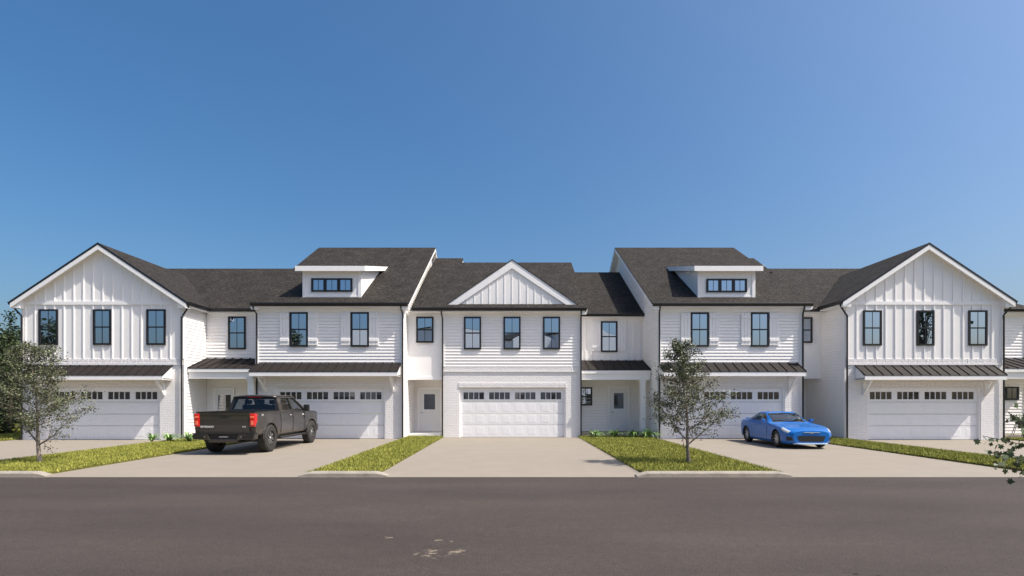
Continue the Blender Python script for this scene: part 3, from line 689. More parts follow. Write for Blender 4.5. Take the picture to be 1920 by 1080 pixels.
# ------------------------------------------------------------------ houses across the road (behind the camera, seen in the window reflections)
def far_house(cx, cy, w, zw, zr, rz, label):
    t = thing('townhouse', label, 'townhouse', (cx, cy, 0), math.radians(rz), group='white townhouses across the road, behind the camera')
    MB().prism([(-w/2, 0, -.03), (w/2, 0, -.03), (w/2, 0, zw), (0, 0, zr), (-w/2, 0, zw)], (0, -8, 0)).build('wall', M['siding'], t)
    g = MB()
    for sg in (-1, 1): g.prism([(0, -.3, zr+.12), (sg*(w/2+.2), -.3, zw+.02), (sg*(w/2+.2), -.3, zw-.1), (0, -.3, zr)], (0, -8, 0))
    g.build('roof', M['shingle'], t)
    for k in range(3):
        xm = -w/2+w*(k+.5)/3
        for z in (1.0, 3.6): B(xm-.4, xm+.4, -.02, .05, z, z+1.4).build('window', M['black'], t)
for cx, w_, zw, zr, lb in ((-14.5, 7, 9.2, 9.5, 'white three storey house across the road, leftmost of its row behind the camera'),
                        (-5.5, 8, 9.7, 9.9, 'tallest white house across the road behind the camera'),
                        (3.0, 7, 8.4, 9.5, 'white house with low gable opposite the middle townhouse, behind the camera'),
                        (11.0, 7, 9.5, 10.1, 'white house opposite the recessed porch, behind the camera'),
                        (19.0, 6, 7.2, 9.6, 'white steep gabled house at the right end of the row behind the camera')):
    far_house(cx, -10.5, w_, zw, zr, -38, lb)

# ------------------------------------------------------------------ more materials
M.update(
 truck=mat('charcoal_paint', (.050, .043, .038), .3, metal=.3, coat=.7),
 blue=mat('blue_paint', (.002, .125, .44), .35, metal=0, spec=.3, coat=.6),
 rubber=mat('tyre_rubber', (.030, .028, .026), .8, bump=(60, .3, .004)),
 plastic=mat('black_plastic', (.012, .012, .012), .5),
 chrome=mat('bright_metal', (.75, .75, .76), .2, metal=1),
 rim=mat('dark_alloy', (.30, .30, .30), .3, metal=.7),
 alloy=mat('machined_alloy', (.62, .61, .60), .35, metal=.5),
 red=mat('red_lens', (.60, .012, .010), .15, coat=1),
 splitter=mat('lip_painted_glint', (.45, .62, .80), .2, coat=1),  # pale colour stands in for the bright sky reflection on the bumper lip
 redlite=mat('pale_red_lens', (.85, .18, .10), .15, coat=1),
 clearlens=mat('headlight_lens', (.62, .64, .66), .12, coat=1),
 badge=mat('white_lettering', (.75, .75, .75), .4),
 seat=mat('seat_leather', (.015, .015, .016), .6),
 cushion=mat('white_cushion', (.8, .79, .78), .8),
 rattan=mat('dark_shell', (.035, .034, .034), .6, noise=(40, (.07, .068, .066), .45, .6)),
)
def car_glass(name, clear, col):
    m = bpy.data.materials.new(name); m.use_nodes = True; t = m.node_tree; t.nodes.clear()
    o = t.nodes.new('ShaderNodeOutputMaterial'); a = t.nodes.new('ShaderNodeMixShader')
    tr = t.nodes.new('ShaderNodeBsdfTransparent'); tr.inputs[0].default_value = (*col, 1)
    g = t.nodes.new('ShaderNodeBsdfGlossy'); g.inputs['Color'].default_value = (.85, .88, .9, 1); g.inputs['Roughness'].default_value = .02
    f = t.nodes.new('ShaderNodeLayerWeight'); f.inputs[0].default_value = .5
    pw = t.nodes.new('ShaderNodeMath'); pw.operation = 'POWER'; pw.inputs[1].default_value = 4; t.links.new(f.outputs['Facing'], pw.inputs[0])
    ad = t.nodes.new('ShaderNodeMath'); ad.operation = 'ADD'; ad.inputs[1].default_value = clear+.05
    t.links.new(pw.outputs[0], ad.inputs[0]); t.links.new(ad.outputs[0], a.inputs[0])
    t.links.new(tr.outputs[0], a.inputs[1]); t.links.new(g.outputs[0], a.inputs[2]); t.links.new(a.outputs[0], o.inputs[0])
    return m
M['cglass'] = car_glass('tinted_glass', 0.0, (.66, .68, .68)); M['bglass'] = car_glass('green_tinted_glass', .10, (.22, .30, .27))

# ------------------------------------------------------------------ vehicle helpers
def cr(p0, p1, p2, p3, t):
    return .5*((2*p1)+(-p0+p2)*t+(2*p0-5*p1+4*p2-p3)*t*t+(-p0+3*p1-3*p2+p3)*t*t*t)
def skin(root, stations, dy, sub, arches, classify, body, lin=()):
    ys = np.array([s[0] for s in stations], float); P = np.array([s[1] for s in stations], float)   # S,M,2
    K, Mn = P.shape[:2]; yy = np.arange(ys[0], ys[-1]+1e-6, dy); yy[-1] = ys[-1]
    rows = []
    for y in yy:
        i = min(max(np.searchsorted(ys, y, 'right')-1, 0), K-2); t = (y-ys[i])/(ys[i+1]-ys[i])
        c = cr(P[max(i-1, 0)], P[i], P[i+1], P[min(i+2, K-1)], t) if i not in lin else P[i]*(1-t)+P[i+1]*t
        c = np.array(c); r = []
        for j in range(Mn-1):
            for q in range(sub): r.append(cr(c[max(j-1, 0)], c[j], c[j+1], c[min(j+2, Mn-1)], q/sub))
        r.append(c[-1]); rows.append(r)
    G = np.array(rows); NY, NS = G.shape[:2]
    G[:, -1, 0] = 0
    YY = np.repeat(yy[:, None], NS, 1).copy(); snapped = np.zeros((NY, NS), bool)
    dead = np.zeros((NY-1, NS-1), bool)
    for (yc, zc, R) in arches:
        fy = (YY[:-1, :-1]+YY[1:, 1:])/2; fz = (G[:-1, :-1, 1]+G[1:, 1:, 1])/2; fx = (G[:-1, :-1, 0]+G[1:, 1:, 0])/2
        dead |= (np.hypot(fy-yc, fz-zc) < R) & (fx > .55)
    for (yc, zc, R) in arches:
        for i in range(NY):
            for j in range(NS):
                if G[i, j, 0] < .55: continue
                ad = [dead[a, b] for a in (i-1, i) for b in (j-1, j) if 0 <= a < NY-1 and 0 <= b < NS-1]
                d = math.hypot(YY[i, j]-yc, G[i, j, 1]-zc)
                if any(ad) and not all(ad) and d < R+.15 and d > 1e-4 and not snapped[i, j]:
                    k = R/d; YY[i, j] = yc+(YY[i, j]-yc)*k; G[i, j, 1] = zc+(G[i, j, 1]-zc)*k; snapped[i, j] = True
    parts = {}
    for sg in (1, -1):
        for i in range(NY-1):
            for j in range(NS-1):
                if dead[i, j]: continue
                s = (j+.5)/sub; y = (yy[i]+yy[i+1])/2
                nm = classify(y, s, (G[i, j, 0]+G[i+1, j+1, 0])/2, (G[i, j, 1]+G[i+1, j+1, 1])/2, sg)
                if nm is None: continue
                parts.setdefault(nm, []).append((sg, i, j))
    out = {}
    for nm, fs in parts.items():
        g = MB(); idx = {}
        def vid(sg, i, j):
            k = (sg if G[i, j, 0] > 1e-6 else 1, i, j)
            if k not in idx: idx[k] = len(g.v); g.v.append((k[0]*G[i, j, 0], YY[i, j], G[i, j, 1]))
            return idx[k]
        for sg, i, j in fs:
            q = (vid(sg, i, j), vid(sg, i+1, j), vid(sg, i+1, j+1), vid(sg, i, j+1)); q = q if sg > 0 else q[::-1]
            g.f.append(q)
        if nm == 'body':
            for i in (0, NY-1):
                ring = [vid(1, i, j) for j in range(NS)] + [vid(-1, i, j) for j in range(NS-2, -1, -1)]
                g.f.append(tuple(ring))
        out[nm] = g
    return out
def panel(parent, name, outer, holes, th, m, pane_m, pane='pane', bevel=0):
    from mathutils.geometry import tessellate_polygon
    loops = [[Vector(p) for p in outer]]+[[Vector(p) for p in h] for h in holes]
    flat = [p for l in loops for p in l]
    n = (loops[0][1]-loops[0][0]).cross(loops[0][2]-loops[0][0]).normalized()*th
    g = MB(); g.v = [tuple(p) for p in flat]+[tuple(p-n) for p in flat]; k = len(flat)
    for t in tessellate_polygon(loops): g.f += [tuple(t), tuple(i+k for i in t)[::-1]]
    s = 0
    for l in loops:
        L = len(l)
        for i in range(L): a, b = s+i, s+(i+1) % L; g.f.append((a, b, b+k, a+k))
        s += L
    o = g.build(name, m, parent)
    for h in holes: MB().poly([tuple(Vector(p)-n*.5) for p in h]).build(pane, pane_m, o, normals=False)
    return o
def wheel(root, x, y, r, w, sg, spokes, rimm, facem, rr):
    t = thing_child('wheel', root)
    tyre = MB().lathe_x([(-w/2, rr-.02), (-w/2, r-.05), (-w/2+.03, r-.012), (-w/2+.06, r), (w/2-.06, r), (w/2-.03, r-.012), (w/2, r-.05), (w/2, rr-.005), (w/2-.02, rr-.01), (w/2-.05, rr-.02)], x, y, r, 40, sg)
    if r > .4:
        for k in range(36):     # tread blocks
            a = 2*PI*k/36
            for dx in (-w/2+.035, w/2-.10):
                c = Vector((x+sg*(dx+.033), y, r)); d = Vector((0, math.cos(a), math.sin(a))); e = Vector((0, -math.sin(a), math.cos(a)))*.024; ax = Vector((.04, 0, 0))
                p = c+d*(r-.012); tyre.prism([tuple(p-e-ax), tuple(p+e-ax), tuple(p+e+ax), tuple(p-e+ax)], tuple(d*.016))
    tyre.build('tyre', M['rubber'], t, smooth=True, normals=True)
    rim = MB().lathe_x([(w/2-.02, rr-.012), (w/2-.015, rr-.03), (w/2-.10, rr-.05), (-w/2+.04, rr-.06), (-w/2+.04, 0.01)], x, y, r, 40, sg)
    rim.build('rim', rimm, t, smooth=True)
    sp = MB()
    for k in range(spokes):
        for dd in (-.10, .10):
            a = 2*PI*k/spokes+.3; d = Vector((0, math.cos(a), math.sin(a))); e = Vector((0, -math.sin(a), math.cos(a)))
            p0 = Vector((x+sg*(w/2-.035), y, r))+d*.05+e*dd*.3; p1 = Vector((x+sg*(w/2-.03), y, r))+d*(rr-.03)+e*dd*.62
            sp.prism([tuple(p0-e*.014), tuple(p1-e*.016), tuple(p1+e*.016), tuple(p0+e*.014)], (-sg*.025, 0, 0))
    sp.lathe_x([(w/2-.025, .004), (w/2-.025, .05), (w/2-.04, .06), (w/2-.08, .065)], x, y, r, 16, sg)
    sp.build('spokes', facem, t)
def thing_child(name, root):
    o = bpy.data.objects.new(name, None); COL.objects.link(o); o.parent = root; return o
def lettering(parent, text, loc, rot, size, m, name='badge'):
    c = bpy.data.curves.new(name, 'FONT'); c.body = text; c.size = size; c.extrude = .003; c.align_x = 'CENTER'; c.align_y = 'CENTER'
    tmp = bpy.data.objects.new('tmp_text', c); COL.objects.link(tmp)
    dg = bpy.context.evaluated_depsgraph_get(); me = bpy.data.meshes.new_from_object(tmp.evaluated_get(dg))
    bpy.data.objects.remove(tmp); me.name = name; me.materials.clear(); me.materials.append(m)
    o = bpy.data.objects.new(name, me); COL.objects.link(o); o.parent = parent; o.location = loc; o.rotation_euler = rot
    return o

# ------------------------------------------------------------------ pickup truck (rear towards the camera)
tr = thing('pickup_truck', 'dark charcoal crew cab pickup truck parked on the driveway, tail towards the road', 'truck', (-9.18, 17.05, 0))
def tsec(w, zt, cr_=.03, zb=.50):
    return [(w-.12, zb), (w-.035, zb+.06), (w-.005, .78), (w, .98), (w-.012, 1.16), (w-.035, zt-.03), (w-.085, zt), (0, zt+cr_)]
T = [(.10, tsec(.975, 1.37, 0, .62)), (.35, tsec(.985, 1.37, 0, .58)), (1.0, tsec(.99, 1.37, 0)), (1.9, tsec(.985, 1.37, 0)), (2.4, tsec(.975, 1.36)), (3.4, tsec(.975, 1.355)),
     (4.2, tsec(.98, 1.35)), (4.6, tsec(.985, 1.34, .07)), (5.2, tsec(.985, 1.31, .07)), (5.6, tsec(.955, 1.25, .06)), (5.80, tsec(.87, 1.15, .04, .55))]
def tcl(y, s, x, z, sg):
    if s > 6 and .2 < y < 1.93: return None
    return 'body'
p = skin(tr, T, .05, 5, [(1.14, .46, .54), (4.89, .46, .54)], tcl, 'body')
body = p['body'].build('body', M['truck'], tr, smooth=True, normals=False)
MB().box(-.885, .885, .2, 1.93, .84, .88).box(-.90, -.885, .2, 1.93, .84, 1.372).box(.885, .90, .2, 1.93, .84, 1.372).box(-.9, .9, 1.915, 1.94, .84, 1.372).build('cargo_bed', M['plastic'], tr)
g = MB()
for sg in (-1, 1):
    g.box(min(sg*.87, sg*.95), max(sg*.87, sg*.95), .13, 1.92, 1.362, 1.385)
g.build('bed_rail', M['plastic'], tr)
# gap lines between bed, doors and fender
g = MB()
for y in (1.965, 3.06, 4.16):
    for sg in (-1, 1):
        z0 = .60; g.tube([(sg*.975, y, z0), (sg*.992, y, .80), (sg*.992, y, 1.0), (sg*.978, y, 1.18), (sg*.952, y, 1.335)], .007, 5)
g.build('panel_gap', M['plastic'], tr)
for y in (2.15, 3.30):
    for sg in (-1, 1): MB().tube([(sg*.985, y+.62, 1.20), (sg*1.012, y+.64, 1.205), (sg*1.012, y+.82, 1.205), (sg*.985, y+.84, 1.20)], .016, 6).build('door_handle', M['truck'], tr)
# underbody
MB().box(-.78, .78, .3, 5.6, .42, .62).build('underbody', M['plastic'], tr)
for yc in (1.14, 4.89):
    for sg in (-1, 1):
        g = MB(); pr = [(sg*.60, .0)]; n = 20
        for k in range(n+1):
            a = PI*k/n*1.1-.05*PI; g.v += [(sg*.62, yc+.545*math.cos(a), .46+.545*math.sin(a)), (sg*.975, yc+.545*math.cos(a), .46+.545*math.sin(a))]
            if k: q = len(g.v); g.f.append((q-4, q-3, q-1, q-2))
        g.build('wheel_well', M['plastic'], tr, normals=False)
        MB().tube([(sg*.985, yc+.545*math.cos(PI*k/16), .46+.545*math.sin(PI*k/16)) for k in range(17)], .022, 6).build('arch_lip', M['truck'], tr, smooth=True)
# cab
bz, tz = 1.36, 1.895
def sx(z): return .935-(z-bz)/(tz-bz)*.19
for sg in (-1, 1):
    def S(y, z): return (sg*sx(z), y, z)
    outer = [S(1.96, bz), S(4.48, bz), S(3.52, tz), S(2.10, tz)]; h1_ = [S(2.25, 1.41), S(3.03, 1.41), S(3.03, 1.83), S(2.36, 1.83)]; h2_ = [S(3.13, 1.41), S(4.18, 1.41), S(3.50, 1.83), S(3.13, 1.83)]
    if sg > 0: panel(tr, 'cab_side', outer, [h1_, h2_], .05, M['truck'], M['cglass'])
    else: panel(tr, 'cab_side', outer[::-1], [h1_[::-1], h2_[::-1]], .05, M['truck'], M['cglass'])
    for h in (h1_, h2_):
        g = MB(); g.tube([tuple(Vector(q)+Vector((sg*.004, 0, .0))) for q in h+[h[0]]], .014, 5); g.build('window_trim', M['plastic'], tr)
def Rr(x, z): return (x, 1.95+(z-bz)*.26, z)
panel(tr, 'cab_rear', [Rr(-.93, bz), Rr(.93, bz), Rr(.745, tz), Rr(-.745, tz)], [[Rr(-.79, 1.42), Rr(.79, 1.42), Rr(.68, 1.80), Rr(-.68, 1.80)]], .04, M['plastic'], M['cglass'], 'rear_window')
panel(tr, 'windscreen_frame', [(.93, 4.49, bz), (-.93, 4.49, bz), (-.74, 3.50, tz), (.74, 3.50, tz)], [[(.84, 4.42, 1.40), (-.84, 4.42, 1.40), (-.69, 3.60, 1.842), (.69, 3.60, 1.842)]], .04, M['truck'], M['cglass'], 'windscreen')
g = MB(); n = 8
for i in range(n+1):
    x = -.77+1.54*i/n; zz = .035*(1-(x/.77)**2)
    for (y, dz) in ((2.02, -.03), (2.10, .012), (2.6, .03), (3.2, .03), (3.52, .012), (3.62, -.03)): g.v.append((x, y, tz+dz+zz))
for i in range(n):
    for q in range(5): a = i*6+q; g.f.append((a, a+1, a+7, a+6))
ro = g.build('roof', M['truck'], tr, smooth=True); so = ro.modifiers.new('solid', 'SOLIDIFY'); so.thickness = .035; so.offset = -1
MB().box(-.26, .26, 2.035, 2.075, tz-.045, tz+.005).build('brake_light', M['red'], ro)
for x in (-.45, .0, .45):
    g = MB().box(x-.19, x+.19, 2.45, 2.58, .9, 1.58).box(x-.12, x+.12, 2.47, 2.55, 1.61, 1.76).box(x-.02, x+.02, 2.50, 2.52, 1.57, 1.62); g.build('rear_seat', M['seat'], tr, bevel=.03)
for x in (-.42, .42): MB().box(x-.24, x+.24, 3.35, 3.50, .9, 1.60).box(x-.13, x+.13, 3.38, 3.46, 1.63, 1.78).box(x-.02, x+.02, 3.41, 3.43, 1.59, 1.64).build('front_seat', M['seat'], tr, bevel=.03)
MB().box(-.88, .88, 4.05, 4.4, 1.1, 1.39).build('dashboard', M['seat'], tr)
MB().box(-.9, .9, 2.0, 4.4, .95, 1.0).build('cab_floor', M['seat'], tr)
for sg in (-1, 1):
    a, b = sorted((sg*.99, sg*1.20)); MB().box(a, b, 3.98, 4.12, 1.33, 1.58).box(min(sg*.9, sg*1.0), max(sg*.9, sg*1.0), 4.0, 4.06, 1.36, 1.42).build('mirror', M['plastic'], tr, bevel=.03)
# tailgate, lamps, bumper
tg = MB().box(-.80, .80, .055, .12, .70, 1.36).box(-.80, .80, .040, .055, 1.29, 1.37).box(-.76, .76, .046, .055, 1.00, 1.16).box(-.78, .78, .043, .055, .70, .80).build('tailgate', M['truck'], tr, bevel=.008)
B(-.80, .80, .03, .14, 1.36, 1.385).build('spoiler_cap', M['plastic'], tg)
MB().box(-.13, .13, .038, .046, 1.20, 1.26).build('handle', M['plastic'], tg)
lettering(tg, 'SILVERADO', (-.56, .036, .90), (PI/2, 0, 0), .085, M['badge']); lettering(tg, 'LTZ', (.63, .036, .90), (PI/2, 0, 0), .06, M['badge'])
for sg in (-1, 1):
    a, b = sorted((sg*.805, sg*.975)); l = MB().box(a, b, .03, .22, .90, 1.32).build('tail_light', M['red'], tr, bevel=.02)
    c, d = sorted((sg*.85, sg*.93)); MB().box(c, d, .018, .04, .96, 1.09).box(c-.02, d+.02, .018, .04, 1.18, 1.24).build('lens', M['redlite'], l, bevel=.005)
    lettering(tr, 'Z71', (sg*.988, .55, 1.26), (PI/2, 0, sg*PI/2), .09, M['badge'])
bp_ = MB()
for sg in (-1, 1):
    bp_.prism([(sg*.985, -.02, .50), (sg*.42, -.05, .48), (sg*.50, -.05, .66), (sg*.985, -.02, .68)], (0, .26, 0))
bp_.box(-.46, .46, -.045, .15, .40, .50)
bp_.build('rear_bumper', M['truck'], tr, bevel=.01)
MB().box(-.50, .50, .0, .14, .49, .68).box(-1.0, 1.0, -.04, .2, .672, .70).box(.62, .93, -.058, -.02, .53, .62).box(-.93, -.62, -.058, -.02, .53, .62).build('bumper_insert', M['plastic'], tr)
MB().box(-.16, .16, -.01, .01, .55, .61).build('plate_badge', M['plastic'], tr)
lettering(tr, 'CHEVROLET', (0, -.014, .58), (PI/2, 0, 0), .055, M['badge'])
MB().box(.57, .60, -.062, -.05, .56, .60).box(-.60, -.57, -.062, -.05, .56, .60).build('parking_sensor', M['chrome'], tr)
MB().tube([(.42, -.0, .40), (.42, 1.2, .42)], .04, 10).build('exhaust', M['plastic'], tr)
MB().tube([(-.8, 1.14, .46), (.8, 1.14, .46)], .06, 8).build('rear_axle', M['plastic'], tr)
for sg in (-1, 1):
    a, b = sorted((sg*.90, sg*1.03)); s_ = MB().box(a, b, 1.85, 4.25, .40, .455).build('running_board', M['plastic'], tr, bevel=.02)
    g = MB()
    for k in range(7): g.box(a+.02, b-.01, 2.0+k*.32, 2.16+k*.32, .456, .462)
    g.build('step_pad', M['rim'], s_)
    for y in (1.14, 4.89): wheel(tr, sg*.875, y, .46, .29, sg, 7, M['plastic'], M['rim'], .26)
    h = MB().box(min(sg*.50, sg*.86), max(sg*.50, sg*.86), 5.72, 5.84, .88, 1.08).build('headlight', M['clearlens'], tr, bevel=.02)
MB().box(-.62, .62, 5.76, 5.86, .80, 1.12).build('grille', M['plastic'], tr, bevel=.02)
MB().box(-.90, .90, 5.65, 5.90, .48, .76).build('front_bumper', M['truck'], tr, bevel=.04)

# ------------------------------------------------------------------ blue coupe (nose towards the camera)
bc = thing('coupe', 'bright blue two door coupe parked on the driveway, nose towards the road', 'car', (10.74, 19.06, 0), rz=math.radians(-.8))
S_ = [
 (0.00, [(.50,.22),(.58,.28),(.63,.42),(.62,.54),(.55,.60),(.42,.63),(.22,.645),(0,.65)]),
 (0.14, [(.66,.18),(.74,.25),(.785,.44),(.77,.58),(.69,.65),(.52,.69),(.28,.71),(0,.715)]),
 (0.38, [(.78,.17),(.845,.25),(.865,.50),(.855,.66),(.77,.74),(.56,.755),(.30,.765),(0,.77)]),
 (0.85, [(.80,.17),(.865,.26),(.887,.56),(.87,.74),(.78,.82),(.58,.81),(.32,.82),(0,.825)]),
 (1.25, [(.80,.17),(.86,.26),(.875,.55),(.862,.765),(.79,.855),(.62,.858),(.34,.87),(0,.875)]),
 (1.52, [(.80,.17),(.86,.26),(.87,.55),(.858,.775),(.80,.875),(.66,.895),(.36,.91),(0,.915)]),
 (2.15, [(.80,.17),(.86,.26),(.87,.55),(.86,.78),(.80,.895),(.60,1.205),(.38,1.245),(0,1.26)]),
 (2.50, [(.80,.17),(.86,.26),(.87,.55),(.862,.785),(.80,.905),(.585,1.25),(.37,1.285),(0,1.295)]),
 (2.90, [(.80,.17),(.86,.26),(.875,.56),(.868,.79),(.80,.925),(.57,1.225),(.36,1.27),(0,1.28)]),
 (3.30, [(.80,.17),(.87,.26),(.887,.58),(.878,.80),(.81,.94),(.56,1.12),(.36,1.18),(0,1.195)]),
 (3.68, [(.79,.19),(.865,.27),(.885,.60),(.87,.82),(.79,.93),(.58,.99),(.36,1.02),(0,1.03)]),
 (3.98, [(.75,.22),(.83,.30),(.85,.62),(.84,.83),(.76,.92),(.60,.94),(.35,.955),(0,.96)]),
 (4.16, [(.68,.26),(.74,.33),(.76,.62),(.75,.82),(.69,.91),(.55,.945),(.33,.965),(0,.97)]),
 (4.24, [(.60,.32),(.66,.38),(.68,.60),(.67,.76),(.62,.82),(.50,.86),(.30,.88),(0,.885)])]
def ccl(y, s, x, z, sg):
    if 1.52 < y < 2.12 and s > 5.12: return 'windscreen'
    if 3.0 < y < 3.58 and s > 5.15: return 'rear_window'
    if 4.12 < s < 4.92:
        lo = 1.62+(s-4.12)*.62; hi = 3.48-(s-4.12)*.55
        if lo < y < hi and not (2.80 < y < 2.86): return 'side_window'
    if 2.9 < s < 4.05 and .10 < y < .50 and (s-3.05) > (y-.40)*2: return 'headlight'
    if 1.2 < s < 2.0 and .04 < y < .20: return 'fog_light'
    return 'body'
p = skin(bc, S_, .04, 8, [(.84, .325, .352), (3.41, .325, .356)], ccl, 'body')
mm = dict(body=M['blue'], windscreen=M['bglass'], rear_window=M['bglass'], side_window=M['bglass'], headlight=M['clearlens'], fog_light=M['plastic'])
for nm, g in p.items():
    if nm in ('side_window', 'headlight', 'fog_light'):
        for sg in (-1, 1):
            g2 = MB(); mp = {}
            for f in g.f:
                if sum(g.v[i][0] for i in f)*sg <= 0: continue
                nf = []
                for i in f:
                    if i not in mp: mp[i] = len(g2.v); g2.v.append(g.v[i])
                    nf.append(mp[i])
                g2.f.append(tuple(nf))
            g2.build(nm, mm[nm], bc, smooth=True, normals=False)
    else: g.build(nm, mm[nm], bc, smooth=True, normals=False)
for yc, R in ((.84, .352), (3.41, .356)):
    for sg in (-1, 1):
        g = MB()
        for k in range(19):
            a = PI*k/18*1.1-.05*PI
            g.v += [(sg*.58, yc+R*math.cos(a), .325+R*math.sin(a)), (sg*.862, yc+R*math.cos(a), .325+R*math.sin(a))]
            if k: q = len(g.v); g.f.append((q-4, q-3, q-1, q-2))
        g.build('wheel_well', M['plastic'], bc, normals=False)
        wheel(bc, sg*.765, yc, .325, .215, sg, 5, M['plastic'], M['alloy'], .235)
MB().box(-.74, .74, .25, 3.95, .15, .22).build('underbody', M['plastic'], bc)
MB().prism([(-.50, -.012, .47), (.50, -.012, .47), (.43, -.012, .29), (.36, -.012, .265), (-.36, -.012, .265), (-.43, -.012, .29)], (0, .03, 0)).build('grille', M['plastic'], bc)
MB().prism([(-.60, .03, .17), (-.46, -.05, .17), (.46, -.05, .17), (.60, .03, .17), (.60, .14, .17), (-.60, .14, .17)], (0, 0, .05)).build('front_lip', M['splitter'], bc, bevel=.012)
MB().prism([(-.30, -.03, .585), (.30, -.03, .585), (.26, -.028, .61), (-.26, -.028, .61)], (0, .04, 0)).build('hood_highlight', M['chrome'], bc)  # bright metal strip stands in for the highlight along the hood front
MB().prism([(-.05, -.015, .545), (.05, -.015, .545), (.05, -.015, .57), (-.05, -.015, .57)], (0, .02, 0)).build('emblem', M['chrome'], bc)
for sg in (-1, 1):
    MB().box(min(sg*.86, sg*1.0), max(sg*.86, sg*1.0), 1.68, 1.80, .90, 1.02).box(min(sg*.78, sg*.88), max(sg*.78, sg*.88), 1.70, 1.75, .89, .92).build('mirror', M['blue'], bc, bevel=.03)
    MB().tube([(sg*.868, 2.62, .74), (sg*.892, 2.63, .745), (sg*.892, 2.75, .75), (sg*.868, 2.76, .75)], .012, 6).build('door_handle', M['blue'], bc)
    g = MB()
    for y in (1.56, 2.84): g.tube([(sg*.862, y, .25), (sg*.875, y, .55), (sg*.866, y, .76), (sg*.81, y, .875 if y < 2 else .91)], .005, 5)
    g.build('door_gap', M['plastic'], bc)
    MB().box(min(sg*.52, sg*.74), max(sg*.52, sg*.74), 4.10, 4.20, .74, .84).build('tail_light', M['red'], bc, bevel=.01)
    MB().box(sg*.36-.22, sg*.36+.22, 2.52, 2.66, .45, 1.0).box(sg*.36-.12, sg*.36+.12, 2.60, 2.68, 1.0, 1.15).build('seat', M['seat'], bc, bevel=.03)
MB().box(-.76, .76, 1.50, 1.80, .60, .88).build('dashboard', M['seat'], bc)
MB().box(-.78, .78, 1.45, 3.7, .40, .45).box(-.7, .7, 3.0, 3.6, .45, .92).build('cabin_floor', M['seat'], bc)
MB().box(-.60, .60, 3.98, 4.16, .985, 1.0).box(-.56, -.52, 4.02, 4.10, .94, .99).box(.52, .56, 4.02, 4.10, .94, .99).build('spoiler', M['blue'], bc, bevel=.006)
MB().tube([(-.25, 2.72, 1.28), (-.25, 2.80, 1.36)], .006, 5).build('antenna', M['plastic'], bc)
g = MB(); g.prism([(-.56, 1.90, 1.12), (-.40, 1.90, 1.13), (-.40, 1.93, 1.15), (-.56, 1.93, 1.14)], (0, .01, .01))

# ------------------------------------------------------------------ trees
def leaf_mesh(P, size, rng, name, m, parent, up=.3):
    n = len(P); P = np.asarray(P)
    a = rng.normal(size=(n, 3)); a[:, 2] *= .7; a /= np.linalg.norm(a, axis=1)[:, None]
    b = rng.normal(size=(n, 3)); b[:, 2] += up; b -= (b*a).sum(1)[:, None]*a; b /= np.linalg.norm(b, axis=1)[:, None]
    c = np.cross(a, b); s = (size*rng.uniform(.6, 1.25, n))[:, None]
    v = np.stack([P, P+a*s*.5+b*s*.30+c*s*.06, P+a*s, P+a*s*.5-b*s*.30+c*s*.06], 1).reshape(-1, 3)
    me = bpy.data.meshes.new(name); me.vertices.add(4*n); me.vertices.foreach_set('co', v.ravel())
    me.loops.add(4*n); me.loops.foreach_set('vertex_index', np.arange(4*n)); me.polygons.add(n)
    me.polygons.foreach_set('loop_start', np.arange(n)*4); me.update(calc_edges=True); me.validate()
    me.materials.append(m); o = bpy.data.objects.new(name, me); COL.objects.link(o); o.parent = parent; return o
